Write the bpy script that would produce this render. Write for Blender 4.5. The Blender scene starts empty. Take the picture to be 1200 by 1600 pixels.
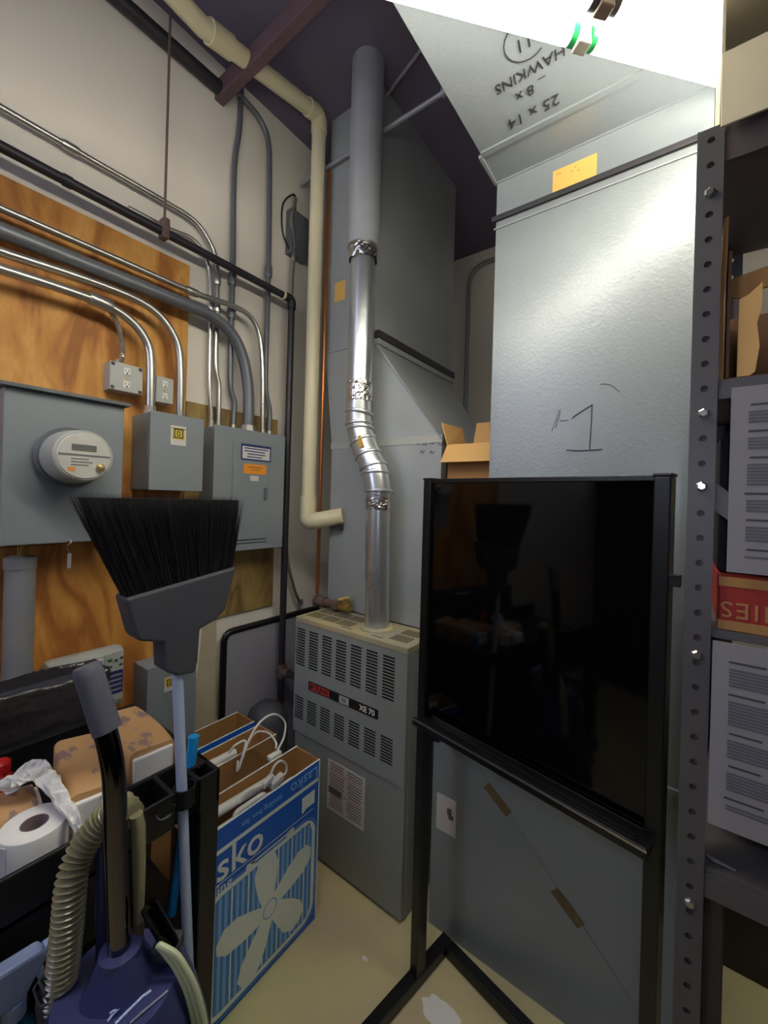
import bpy, bmesh, math, random
from mathutils import Vector as V, Matrix
random.seed(7)
S = bpy.context.scene
COL = S.collection
# ------------------------------------------------------------------ camera, world, exposure
H = 1.63                                   # eye height; the camera stands over the world origin
FPX, PCX, PCY = 632.0, 602.8, 777.7        # focal length and principal point of a 1200x1600 frame
yaw, roll = math.radians(-36.48), math.radians(-1.63)
_r = V((math.cos(yaw), -math.sin(yaw), 0)); _f = V((math.sin(yaw), math.cos(yaw), 0)); _d = V((0, 0, -1))
RIGHT = _r * math.cos(roll) + _d * math.sin(roll)
DOWN = -_r * math.sin(roll) + _d * math.cos(roll)
FWD = _f
cd = bpy.data.cameras.new('camera'); cam = bpy.data.objects.new('camera', cd); COL.objects.link(cam)
cd.sensor_fit = 'VERTICAL'; cd.sensor_height = 36; cd.sensor_width = 27
cd.lens = FPX / 1600 * 36; cd.clip_start = 0.02
cd.shift_x = -(PCX - 600) / 1600; cd.shift_y = (PCY - 800) / 1600
m = Matrix.Identity(4)
for i in range(3):
    m[i][0] = RIGHT[i]; m[i][1] = -DOWN[i]; m[i][2] = -FWD[i]
m[2][3] = H
cam.matrix_world = m
S.camera = cam
w = bpy.data.worlds.new('world'); S.world = w; w.use_nodes = True
w.node_tree.nodes['Background'].inputs[0].default_value = (0.70, 0.75, 1.0, 1)
w.node_tree.nodes['Background'].inputs[1].default_value = 1.9
S.view_settings.view_transform = 'Standard'; S.view_settings.look = 'None'
S.view_settings.gamma = 1; S.view_settings.exposure = 1.25
S.view_settings.use_curve_mapping = False
TUBE_POWER = 11.0

fl = bpy.data.lights.new('phone_flash', 'POINT'); fl.energy = 1.5; fl.color = (0.74, 0.80, 1.0); fl.shadow_soft_size = 0.012
flo = bpy.data.objects.new('phone_flash', fl); COL.objects.link(flo); flo.location = V((0, 0, H)) + RIGHT * 0.03 - DOWN * 0.05
# points of the place measured from the photograph: where the line of sight of a pixel meets a real plane
def ray(u, v): return RIGHT * ((u - PCX) / FPX) + DOWN * ((v - PCY) / FPX) + FWD
def on(u, v, ax, val):
    d = ray(u, v); o = V((0, 0, H)); return o + d * ((val - o[ax]) / d[ax])
def PX(u, v, x): return on(u, v, 0, x)
def PY(u, v, y): return on(u, v, 1, y)
def PZ(u, v, z): return on(u, v, 2, z)
def PP(u, v, p, n):
    d = ray(u, v); o = V((0, 0, H)); n = V(n); return o + d * ((V(p) - o).dot(n) / d.dot(n))

# ------------------------------------------------------------------ materials
def lin(c):
    return tuple(((x / 255) / 12.92 if x / 255 <= 0.04045 else ((x / 255 + 0.055) / 1.055) ** 2.4) for x in c)
def mat(name, rgb, rough=0.5, metal=0.0, var=0.0, scale=8.0, bump=0.0, bscale=60.0, coat=0.0, spec=None,
        emit=0.0, stretch=(1, 1, 1), rvar=0.0, trans=0.0, rgb2=None, alpha=1.0, ramp=(0.35, 0.65)):
    mt = bpy.data.materials.new(name); mt.use_nodes = True
    nt = mt.node_tree; b = nt.nodes['Principled BSDF']; N = nt.nodes.new; L = nt.links.new
    c = lin(rgb) + (1,)
    b.inputs['Base Color'].default_value = c
    b.inputs['Roughness'].default_value = rough; b.inputs['Metallic'].default_value = metal
    if coat: b.inputs['Coat Weight'].default_value = coat
    if spec is not None: b.inputs['Specular IOR Level'].default_value = spec
    if trans: b.inputs['Transmission Weight'].default_value = trans
    if alpha < 1: b.inputs['Alpha'].default_value = alpha
    if emit:
        b.inputs['Emission Color'].default_value = c; b.inputs['Emission Strength'].default_value = emit
    tc = N('ShaderNodeTexCoord'); mp = N('ShaderNodeMapping'); L(tc.outputs['Object'], mp.inputs[0])
    mp.inputs['Scale'].default_value = stretch
    if var or rgb2 or rvar:
        nz = N('ShaderNodeTexNoise'); nz.inputs['Scale'].default_value = scale; nz.inputs['Detail'].default_value = 6
        L(mp.outputs[0], nz.inputs['Vector'])
        if var or rgb2:
            mx = N('ShaderNodeMix'); mx.data_type = 'RGBA'
            cr = N('ShaderNodeValToRGB'); cr.color_ramp.elements[0].position = ramp[0]; cr.color_ramp.elements[1].position = ramp[1]
            L(nz.outputs[0], cr.inputs[0]); L(cr.outputs[0], mx.inputs[0])
            c2 = lin(rgb2) if rgb2 else tuple(x * (1 - var) for x in c[:3])
            mx.inputs[6].default_value = c; mx.inputs[7].default_value = tuple(c2) + (1,)
            L(mx.outputs[2], b.inputs['Base Color'])
        if rvar:
            mr = N('ShaderNodeMapRange'); mr.inputs[1].default_value = 0.3; mr.inputs[2].default_value = 0.7
            mr.inputs[3].default_value = max(0.02, rough - rvar); mr.inputs[4].default_value = rough + rvar
            L(nz.outputs[0], mr.inputs[0]); L(mr.outputs[0], b.inputs['Roughness'])
    if bump:
        bn = N('ShaderNodeTexNoise'); bn.inputs['Scale'].default_value = bscale; bn.inputs['Detail'].default_value = 4
        L(mp.outputs[0], bn.inputs['Vector'])
        bp = N('ShaderNodeBump'); bp.inputs['Strength'].default_value = bump; bp.inputs['Distance'].default_value = 0.01
        L(bn.outputs[0], bp.inputs['Height']); L(bp.outputs[0], b.inputs['Normal'])
    return mt
def plywood(name, a, b_, c_, seed):
    mt = bpy.data.materials.new(name); mt.use_nodes = True
    nt = mt.node_tree; b = nt.nodes['Principled BSDF']; N = nt.nodes.new; L = nt.links.new
    tc = N('ShaderNodeTexCoord'); mp = N('ShaderNodeMapping'); L(tc.outputs['Object'], mp.inputs[0])
    mp.inputs['Scale'].default_value = (1, 2.6, 0.75); mp.inputs['Location'].default_value = (seed, seed, 0)
    n1 = N('ShaderNodeTexNoise'); n1.inputs['Scale'].default_value = 2.2; n1.inputs['Detail'].default_value = 3; n1.inputs['Distortion'].default_value = 1.2
    L(mp.outputs[0], n1.inputs['Vector'])
    wv = N('ShaderNodeMath'); wv.operation = 'MULTIPLY'; wv.inputs[1].default_value = 5.0; L(n1.outputs[0], wv.inputs[0])
    fr = N('ShaderNodeMath'); fr.operation = 'PINGPONG'; fr.inputs[1].default_value = 1.0; L(wv.outputs[0], fr.inputs[0])
    cr = N('ShaderNodeValToRGB'); e = cr.color_ramp.elements
    e[0].position = 0.1; e[0].color = lin(a) + (1,); e[1].position = 0.55; e[1].color = lin(b_) + (1,)
    e2 = e.new(0.92); e2.color = lin(c_) + (1,)
    L(fr.outputs[0], cr.inputs[0])
    n2 = N('ShaderNodeTexNoise'); n2.inputs['Scale'].default_value = 40; L(mp.outputs[0], n2.inputs['Vector'])
    mx = N('ShaderNodeMix'); mx.data_type = 'RGBA'; mx.blend_type = 'MULTIPLY'; mx.inputs[0].default_value = 0.25
    L(cr.outputs[0], mx.inputs[6]); L(n2.outputs[0], mx.inputs[7]); L(mx.outputs[2], b.inputs['Base Color'])
    b.inputs['Roughness'].default_value = 0.6
    return mt
M = {}
M['wall'] = mat('drywall', (234, 226, 214), 0.9, var=0.06, scale=1.5)
M['patch'] = mat('joint compound', (196, 182, 156), 0.9, var=0.1, scale=4)
M['ceil'] = mat('dark ceiling paint', (112, 102, 124), 0.8, var=0.2, scale=1.2)
M['beam'] = mat('brown beam', (104, 80, 84), 0.7, var=0.2, scale=3)
M['floor'] = mat('concrete', (214, 208, 146), 0.5, rgb2=(202, 184, 152), scale=1.6, bump=0.05, bscale=90)
M['ply'] = plywood('orange plywood', (228, 166, 84), (210, 142, 62), (174, 108, 46), 0)
M['ply2'] = plywood('weathered plywood', (172, 142, 84), (152, 124, 72), (120, 98, 56), 3)
M['galv'] = mat('galvanized', (142, 148, 151), 0.28, 0.10, bump=0.09, bscale=110, spec=0.32)
M['galvb'] = mat('galvanized pipe', (205, 208, 210), 0.30, 0.85, var=0.05, scale=6, rvar=0.03)
M['galvd'] = mat('dull galvanized', (172, 177, 178), 0.42, 0.25, var=0.12, scale=3)
M['pipeflue'] = mat('dull flue', (196, 199, 203), 0.38, 0.5, var=0.12, scale=5)
M['foil'] = mat('foil', (216, 212, 206), 0.22, 1.0, bump=0.6, bscale=45)
M['cleat'] = mat('cleat', (70, 68, 72), 0.5, 0.5)
M['cond'] = mat('conduit', (190, 188, 182), 0.3, 0.9)
M['condg'] = mat('grey conduit', (158, 160, 164), 0.45, 0.35)
M['condk'] = mat('dull grey conduit', (112, 115, 121), 0.4, 0.35)
M['egrey'] = mat('electrical grey', (134, 141, 146), 0.45, var=0.03, scale=3)
M['egreyd'] = mat('electrical grey edge', (96, 100, 104), 0.5)
M['fgrey'] = mat('furnace grey', (146, 151, 148), 0.45, var=0.04, scale=2)
M['fbeige'] = mat('yellowed furnace cap', (196, 178, 128), 0.5, rgb2=(166, 160, 138), scale=5)
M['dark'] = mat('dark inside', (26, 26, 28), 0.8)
M['black'] = mat('black plastic', (22, 22, 25), 0.4)
M['blackm'] = mat('black metal', (17, 17, 19), 0.35)
M['iron'] = mat('black iron pipe', (44, 40, 46), 0.45)
M['glossblack'] = mat('gloss black', (5, 5, 6), 0.05, spec=0.4)
M['brown'] = mat('brown fitting', (104, 84, 76), 0.5)
M['pvc'] = mat('cream pvc', (222, 212, 176), 0.4)
M['copper'] = mat('copper', (190, 120, 70), 0.35, 0.9)
M['brass'] = mat('brass', (190, 160, 90), 0.35, 0.8)
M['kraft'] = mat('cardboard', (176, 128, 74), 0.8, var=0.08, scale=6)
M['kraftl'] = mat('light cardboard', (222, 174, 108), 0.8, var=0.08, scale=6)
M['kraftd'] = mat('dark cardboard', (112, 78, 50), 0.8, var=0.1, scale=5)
M['cream'] = mat('cream carton', (202, 190, 160), 0.8, var=0.05, scale=4)
M['white'] = mat('white plastic', (232, 230, 224), 0.4)
M['paper'] = mat('paper', (142, 138, 140), 0.8)
M['label'] = mat('label paper', (214, 208, 206), 0.7)
M['tissue'] = mat('tissue', (236, 234, 232), 0.9, bump=0.15, bscale=30)
M['ink'] = mat('ink', (64, 62, 68), 0.7)
M['inkg'] = mat('grey ink', (98, 95, 100), 0.8)
M['inkr'] = mat('red ink', (196, 60, 52), 0.7)
M['yellow'] = mat('yellow label', (236, 190, 100), 0.6, var=0.05)
M['ylab'] = mat('bright yellow', (222, 196, 60), 0.5)
M['orange'] = mat('orange label', (240, 150, 40), 0.6)
M['blue'] = mat('box blue', (30, 104, 214), 0.45)
M['bluel'] = mat('print light blue', (140, 194, 246), 0.5)
M['bluem'] = mat('print mid blue', (74, 142, 226), 0.5)
M['printw'] = mat('print white', (240, 248, 246), 0.5)
M['navy'] = mat('navy', (40, 50, 110), 0.5)
M['cyan'] = mat('cyan plastic', (30, 150, 220), 0.35)
M['red'] = mat('red plastic', (214, 24, 30), 0.35)
M['redc'] = mat('red carton', (160, 44, 34), 0.7)
M['green'] = mat('green button', (40, 110, 70), 0.4)
M['lgrey'] = mat('light grey plastic', (176, 178, 172), 0.45)
M['shelf'] = mat('grey shelving', (94, 90, 90), 0.5, 0.2, var=0.06, scale=4)
M['shelfd'] = mat('brown shelf beam', (84, 72, 70), 0.55)
M['vac'] = mat('vacuum blue', (60, 64, 108), 0.3, var=0.1, scale=6)
M['grip'] = mat('vacuum grip', (96, 96, 108), 0.45)
M['chrome'] = mat('chrome', (112, 106, 112), 0.1, 1.0)
M['hose'] = mat('tan hose', (148, 142, 110), 0.2, spec=0.8)
M['cord'] = mat('cream cord', (206, 212, 170), 0.45)
M['handle'] = mat('white broom handle', (186, 200, 232), 0.35)
M['bhead'] = mat('grey broom head', (72, 74, 82), 0.5)
M['bristle'] = mat('black bristle', (20, 19, 21), 0.55)
M['bag'] = mat('black bag', (58, 55, 59), 0.2, bump=1.0, bscale=20)
M['wrap'] = mat('brown wrapper', (204, 160, 110), 0.7, rgb2=(150, 124, 118), scale=15, stretch=(0.6, 1.6, 1), ramp=(0.56, 0.60))
M['wrapink'] = mat('wrapper print', (142, 122, 124), 0.7)
M['panelg'] = mat('grey panel', (150, 148, 160), 0.5)
M['chargrey'] = mat('charcoal', (62, 64, 72), 0.6)
M['teal'] = mat('teal liquid', (24, 92, 120), 0.2)
M['ltblue'] = mat('pale blue plastic', (170, 186, 226), 0.4)
M['face'] = mat('meter face', (206, 204, 196), 0.35)
M['glass'] = mat('meter glass', (232, 232, 228), 0.05, spec=0.6, alpha=0.10)
M['lcd'] = mat('lcd', (86, 88, 80), 0.3)
M['tube'] = mat('fluorescent tube', (255, 252, 240), 0.4, emit=TUBE_POWER)
M['capgreen'] = mat('green tube cap', (40, 190, 100), 0.4)
M['fixture'] = mat('fixture enamel', (228, 224, 212), 0.4)
M['under'] = mat('dark filler', (58, 50, 44), 0.8)
M['darkwall'] = mat('dark wall for reflections', (26, 24, 26), 0.8)  # dark walls out of view keep the gloss board's reflection black
M['mottle'] = mat('mottled brown', (120, 96, 66), 0.6, var=0.3, scale=20)

# ------------------------------------------------------------------ mesh builder
class G:
    def __init__(s): s.b = bmesh.new(); s.mi = 0
    def face(s, pts):
        vs = [s.b.verts.new(V(p)) for p in pts]; f = s.b.faces.new(vs); f.material_index = s.mi; return f
    def _fs(s, vs, idx):
        for q in idx:
            f = s.b.faces.new([vs[i] for i in q]); f.material_index = s.mi
    def hexa(s, p):      # 8 corners: bottom loop, top loop
        vs = [s.b.verts.new(V(q)) for q in p]
        s._fs(vs, [(3, 2, 1, 0), (4, 5, 6, 7), (0, 1, 5, 4), (1, 2, 6, 5), (2, 3, 7, 6), (3, 0, 4, 7)]); return s
    def box(s, x0, y0, z0, x1, y1, z1):
        x0, x1 = sorted((x0, x1)); y0, y1 = sorted((y0, y1)); z0, z1 = sorted((z0, z1))
        return s.hexa([(x0, y0, z0), (x1, y0, z0), (x1, y1, z0), (x0, y1, z0), (x0, y0, z1), (x1, y0, z1), (x1, y1, z1), (x0, y1, z1)])
    def obox(s, c, a, b, h):   # centre and three half vectors
        c, a, b, h = V(c), V(a), V(b), V(h)
        if a.cross(b).dot(h) < 0: a = -a
        return s.hexa([c - a - b - h, c + a - b - h, c + a + b - h, c - a + b - h, c - a - b + h, c + a - b + h, c + a + b + h, c - a + b + h])
    def prism(s, pts, vec):
        pts = [V(p) for p in pts]; vec = V(vec)
        n = sum(((pts[i]).cross(pts[(i + 1) % len(pts)]) for i in range(len(pts))), V())
        if n.dot(vec) < 0: pts = pts[::-1]
        a = [s.b.verts.new(p) for p in pts]; b = [s.b.verts.new(p + vec) for p in pts]; k = len(pts)
        f = s.b.faces.new(a[::-1]); f.material_index = s.mi
        f = s.b.faces.new(b); f.material_index = s.mi
        for i in range(k):
            f = s.b.faces.new([a[i], a[(i + 1) % k], b[(i + 1) % k], b[i]]); f.material_index = s.mi
        return s
    def rings(s, rs, cap=True, closed=True):
        L_ = [[s.b.verts.new(p) for p in r] for r in rs]; k = len(rs[0])
        for a, b in zip(L_, L_[1:]):
            for i in range(k if closed else k - 1):
                f = s.b.faces.new([a[i], a[(i + 1) % k], b[(i + 1) % k], b[i]]); f.material_index = s.mi
        if cap:
            f = s.b.faces.new(L_[0][::-1]); f.material_index = s.mi
            f = s.b.faces.new(L_[-1]); f.material_index = s.mi
        return s
    def tube(s, path, r, seg=12, cap=True, flat=1.0):
        path = [V(p) for p in path]; n = len(path)
        rad = r if isinstance(r, (list, tuple)) else [r] * n
        t = [(path[min(i + 1, n - 1)] - path[max(i - 1, 0)]).normalized() for i in range(n)]
        up = V((0, 0, 1)) if abs(t[0].z) < 0.9 else V((1, 0, 0))
        u = (up - t[0] * up.dot(t[0])).normalized(); rs = []
        for i in range(n):
            u = (u - t[i] * u.dot(t[i])).normalized(); q = t[i].cross(u)
            rs.append([path[i] + u * (math.cos(k * 2 * math.pi / seg) * rad[i]) + q * (math.sin(k * 2 * math.pi / seg) * rad[i] * flat) for k in range(seg)])
        return s.rings(rs, cap)
    def lathe(s, prof, o, axis=(0, 0, 1), seg=24, cap=True):
        o = V(o); ax = V(axis).normalized(); up = V((0, 0, 1)) if abs(ax.z) < 0.9 else V((1, 0, 0))
        u = (up - ax * up.dot(ax)).normalized(); q = ax.cross(u)
        return s.rings([[o + ax * t + (u * math.cos(k * 2 * math.pi / seg) + q * math.sin(k * 2 * math.pi / seg)) * r for k in range(seg)] for r, t in prof], cap)
    def quad(s, c, u, v, w_, h_):
        c, u, v = V(c), V(u), V(v)
        s.face([c - u * w_ / 2 - v * h_ / 2, c + u * w_ / 2 - v * h_ / 2, c + u * w_ / 2 + v * h_ / 2, c - u * w_ / 2 + v * h_ / 2]); return s
def spl(pts, n=8):
    pts = [V(p) for p in pts]; P = [pts[0] * 2 - pts[1]] + pts + [pts[-1] * 2 - pts[-2]]; out = []
    for i in range(1, len(P) - 2):
        a, b, c, d = P[i - 1:i + 3]
        for k in range(n):
            t = k / n
            out.append(0.5 * (2 * b + (c - a) * t + (2 * a - 5 * b + 4 * c - d) * t * t + (3 * b - a - 3 * c + d) * t ** 3))
    return out + [pts[-1]]
def bend(pts, r, n=6):
    pts = [V(p) for p in pts]; out = [pts[0]]
    for i in range(1, len(pts) - 1):
        p, a, b = pts[i], pts[i - 1], pts[i + 1]
        d1 = (a - p); d2 = (b - p); k = min(r, d1.length * 0.49, d2.length * 0.49)
        s_, e_ = p + d1.normalized() * k, p + d2.normalized() * k
        for j in range(n + 1):
            t = j / n; out.append(s_ * (1 - t) ** 2 + p * 2 * t * (1 - t) + e_ * t * t)
    return out + [pts[-1]]
def root_of(o):
    while o.parent: o = o.parent
    return o
def obj(name, g, m_, parent=None, bevel=0, smooth=False, solid=0, label=None, sub=0):
    bm = g.b; bmesh.ops.recalc_face_normals(bm, faces=bm.faces)
    if parent: off = root_of(parent).location.copy()
    else:
        xs = [v.co for v in bm.verts]
        off = V(((min(p.x for p in xs) + max(p.x for p in xs)) / 2, (min(p.y for p in xs) + max(p.y for p in xs)) / 2, min(p.z for p in xs)))
    bmesh.ops.translate(bm, verts=bm.verts, vec=-off)
    if smooth:
        for f in bm.faces: f.smooth = True
        for e in bm.edges:
            if len(e.link_faces) == 2 and e.calc_face_angle(0) > math.radians(40): e.smooth = False
    me = bpy.data.meshes.new(name); bm.to_mesh(me); bm.free()
    for q in (m_ if isinstance(m_, (list, tuple)) else [m_]): me.materials.append(M[q])
    o = bpy.data.objects.new(name, me); COL.objects.link(o)
    if parent: o.parent = parent
    else: o.location = off
    if solid:
        md = o.modifiers.new('s', 'SOLIDIFY'); md.thickness = solid; md.offset = 0
    if bevel:
        md = o.modifiers.new('b', 'BEVEL'); md.width = bevel; md.segments = 2; md.limit_method = 'ANGLE'; md.angle_limit = math.radians(40)
    if sub:
        md = o.modifiers.new('u', 'SUBSURF'); md.levels = sub; md.render_levels = sub
    if label: o['label'] = label
    return o
def tag(o, label, cat, group=None):
    o['label'] = label; o['category'] = cat
    if group: o['group'] = group
    return o
def thing(name, label, cat, loc, group=None):
    o = bpy.data.objects.new(name, None); COL.objects.link(o); o.location = V(loc); o.empty_display_size = 0.05
    return tag(o, label, cat, group)
def struct(name, g, m_, **k):
    o = obj(name, g, m_, **k); o['kind'] = 'structure'; return o
def lettering(name, text, c, u, v, size, m_, parent, spacing=1.0, shear=0.0, label=None, bold=0.0):
    cu = bpy.data.curves.new('t', 'FONT'); cu.body = text; cu.size = size; cu.align_x = 'CENTER'; cu.align_y = 'CENTER'
    cu.space_character = spacing; cu.shear = shear; cu.offset = bold; cu.extrude = 0.0004; cu.resolution_u = 3
    to = bpy.data.objects.new('t', cu); COL.objects.link(to); dg = bpy.context.evaluated_depsgraph_get(); dg.update()
    me = bpy.data.meshes.new_from_object(to.evaluated_get(dg)); bpy.data.objects.remove(to)
    u, v = V(u).normalized(), V(v).normalized(); n = u.cross(v); off = V(c) - root_of(parent).location
    for q in me.vertices: q.co = off + u * q.co.x + v * q.co.y + n * q.co.z
    me.name = name; me.materials.clear(); me.materials.append(M[m_])
    o = bpy.data.objects.new(name, me); COL.objects.link(o); o.parent = parent
    if label: o['label'] = label
    return o
def stroke(g, pts, r, n): # flat pen stroke
    g.tube(pts, r, 6)
# ------------------------------------------------------------------ setting
WX, BY, CZ = -1.78, 3.02, 3.62
struct('floor', G().box(WX - 0.1, -1.7, -0.1, 1.7, BY + 0.1, 0), 'floor')
struct('ceiling', G().box(WX - 0.1, -1.7, CZ, 1.7, BY + 0.1, CZ + 0.1), 'ceil')
struct('wall_left', G().box(WX - 0.1, -1.7, 0, WX, BY, CZ), 'wall')
struct('wall_back', G().box(WX, BY, 0, 1.7, BY + 0.1, CZ), 'wall')
struct('wall_right', G().box(1.7, -1.7, 0, 1.8, BY, CZ), 'darkwall')
struct('wall_front_added', G().box(-1.0, -1.8, 0, 1.7, -1.7, CZ).box(WX, -1.8, 0, -1.0, -1.7, 1.98), 'darkwall')  # added wall out of view, left open above one side for fill light
struct('trim_1', G().box(WX, 0.995, 3.435, 1.6, 1.04, 3.52), 'beam', bevel=0.004)
# plaster patches on the left wall
g = G()
pa = [PX(u, v, WX) for u, v in ((318, 955), (338, 950), (338, 1050), (345, 1100), (318, 1180), (296, 1180), (300, 1100), (310, 1040))]
g.prism([(WX, p.y, p.z) for p in pa], (0.002, 0, 0))
tag(obj('wall_patch', g, 'patch'), 'beige stripe of joint compound on the white wall beside the lower grey box', 'wall patch')

def px(pts, x): return [PX(u, v, x) for u, v in pts]
# ------------------------------------------------------------------ plywood boards
XB = WX + 0.014
y1 = PX(297, 415, XB).y
g = G().box(WX + 0.0008, -0.35, 0.5, XB, y1, PX(150, 344, XB).z)
tag(obj('plywood_board', g, 'ply', bevel=0.002), 'large orange plywood board on the left wall behind the meter box', 'plywood')
p = PX(426, 945, XB); q = PX(300, 628, XB)
g = G().box(WX + 0.0008, y1 + 0.003, p.z, XB, p.y, q.z)
tag(obj('plywood_board', g, 'ply2', bevel=0.002), 'smaller greenish plywood board behind the breaker panel', 'plywood')

# ------------------------------------------------------------------ meter box and meter
XF = -1.615
ym0, ym1 = PX(3, 720, XF).y, PX(195, 632, XF).y
zm0, zm1 = PX(140, 846, XF).z, PX(195, 636, XF).z
t = thing('meter_box', 'big grey meter box with a round glass electric meter on orange plywood', 'meter box', (XB, (ym0 + ym1) / 2, zm0))
obj('enclosure', G().box(XB, ym0, zm0, XF, ym1, zm1), 'egrey', t, bevel=0.004)
obj('top_flange', G().box(XB, ym0 - 0.012, zm1, XF + 0.022, ym1 + 0.012, zm1 + 0.012), 'egreyd', t, bevel=0.002)
cm = PX(108, 715, XF)
g = G(); g.lathe([(0.092, 0), (0.096, 0.02), (0.09, 0.03)], cm, (1, 0, 0), 40)
obj('meter_ring', g, 'egreyd', t, smooth=True)
me = obj('electric_meter', G().lathe([(0.084, 0.028), (0.084, 0.05), (0.078, 0.135), (0.073, 0.14)], cm, (1, 0, 0), 40), 'lgrey', t, smooth=True, label='round electric meter')
fx = cm.x + 0.1405
obj('dial_plate', G().lathe([(0.070, 0), (0.068, 0.003)], (fx, cm.y, cm.z), (1, 0, 0), 40), 'face', me)
obj('display', G().box(fx, cm.y - 0.034, cm.z + 0.014, fx + 0.005, cm.y + 0.03, cm.z + 0.034), 'lcd', me, bevel=0.002)
g = G().box(fx, cm.y - 0.066, cm.z + 0.0, fx + 0.005, cm.y + 0.066, cm.z + 0.004)
for k in range(3): g.box(fx, cm.y - 0.035, cm.z - 0.012 - k * 0.009, fx + 0.004, cm.y + 0.01 + 0.01 * (k % 2), cm.z - 0.009 - k * 0.009)
obj('printed_lines', g, 'inkg', me)
obj('orange_mark', G().box(fx, cm.y - 0.042, cm.z - 0.048, fx + 0.004, cm.y - 0.024, cm.z - 0.036), 'orange', me)
obj('seal', G().lathe([(0.012, 0), (0.012, 0.012), (0.006, 0.016)], (fx, cm.y + 0.04, cm.z - 0.034), (1, 0, 0), 14), 'brass', me, smooth=True)
obj('glass_cover', G().lathe([(0.0735, -0.002), (0.072, 0.012), (0.064, 0.018)], (fx, cm.y, cm.z), (1, 0, 0), 40), 'glass', me, smooth=True)
# lead seal tag hanging under the meter box
a = PX(107, 845, XF + 0.002)
t = thing('seal_tag', 'small white tag hanging on a wire below the meter box', 'tag', a)
obj('wire', G().tube(spl([a + V((0.0, 0, 0.008)), a + V((0.012, 0.004, -0.004)), a + V((0.012, -0.006, -0.016)), a + V((0.012, 0.0, -0.042))], 6), 0.0013, 6), 'cond', t)
obj('white_tag', G().box(a.x + 0.009, a.y - 0.005, a.z - 0.088, a.x + 0.014, a.y + 0.005, a.z - 0.04), 'paper', t)
# thick grey conduit under the meter box
a = PX(32, 880, -1.722)
t = thing('thick_conduit', 'thick grey vertical conduit below the meter box', 'conduit', (a.x, a.y, 0.02))
obj('pipe', G().lathe([(0.039, 0), (0.039, zm0 - 0.075)], (a.x, a.y, 0), (0, 0, 1), 24), 'condg', t, smooth=True)
obj('cap', G().lathe([(0.042, zm0 - 0.085), (0.042, zm0 - 0.05), (0.03, zm0 - 0.045)], (a.x, a.y, 0), (0, 0, 1), 24), 'condg', t, smooth=True)
obj('nipple', G().lathe([(0.01, zm0 - 0.045), (0.01, zm0 + 0.0)], (a.x, a.y, 0), (0, 0, 1), 14), 'brass', t, smooth=True)

# ------------------------------------------------------------------ square-labelled disconnect boxes
def safety_box(label, x, tl, br, lab, labw):
    a, b = PX(*tl, x), PX(*br, x); y0, y1, z1, z0 = a.y, b.y, a.z, b.z
    t = thing('disconnect_box', label, 'electrical box', (XB, (y0 + y1) / 2, z0))
    obj('enclosure', G().box(XB, y0, z0, x - 0.004, y1, z1 - 0.004), 'egrey', t, bevel=0.003)
    obj('cover', G().box(x - 0.004, y0 - 0.003, z0, x, y1 + 0.003, z1), 'egrey', t, bevel=0.0015)
    c = PX(*lab, x + 0.001)
    obj('label_plate', G().quad(c, (0, 1, 0), (0, 0, 1), labw, labw * 1.25), 'label', t)
    s = labw * 0.78; cc = c + V((0.0006, 0, labw * 0.14))
    l = obj('yellow_square', G().quad(cc, (0, 1, 0), (0, 0, 1), s, s), 'ylab', t)
    g = G(); k = s * 0.34
    for (dy, dz, wy, wz) in ((0, k, s * .8, s * .1), (0, -k, s * .8, s * .1), (k, 0, s * .1, s * .8), (-k, 0, s * .1, s * .8)):
        g.quad(cc + V((0.0006, dy, dz)), (0, 1, 0), (0, 0, 1), wy, wz)
    for (dy, dz, wy, wz) in ((-s * .1, 0, s * .08, s * .4), (s * .02, s * .16, s * .22, s * .08), (s * .02, -s * .16, s * .22, s * .08), (s * .12, 0, s * .08, s * .3)):
        g.quad(cc + V((0.0006, dy, dz)), (0, 1, 0), (0, 0, 1), wy, wz)
    obj('printed_symbol', g, 'ink', t)
    return t, (y0, y1, z0, z1)
tb, ext = safety_box('grey box with yellow square label beside the meter box', -1.60, (237, 641), (315, 768), (279, 681), 0.060)
obj('latch_line', G().box(-1.6, ext[0] + 0.075, ext[3] - 0.055, -1.598, ext[0] + 0.135, ext[3] - 0.052), 'egreyd', tb)
safety_box('low grey box with yellow square label behind the broom handle', -1.64, (232, 1046), (303, 1150), (266, 1068), 0.045)

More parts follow.
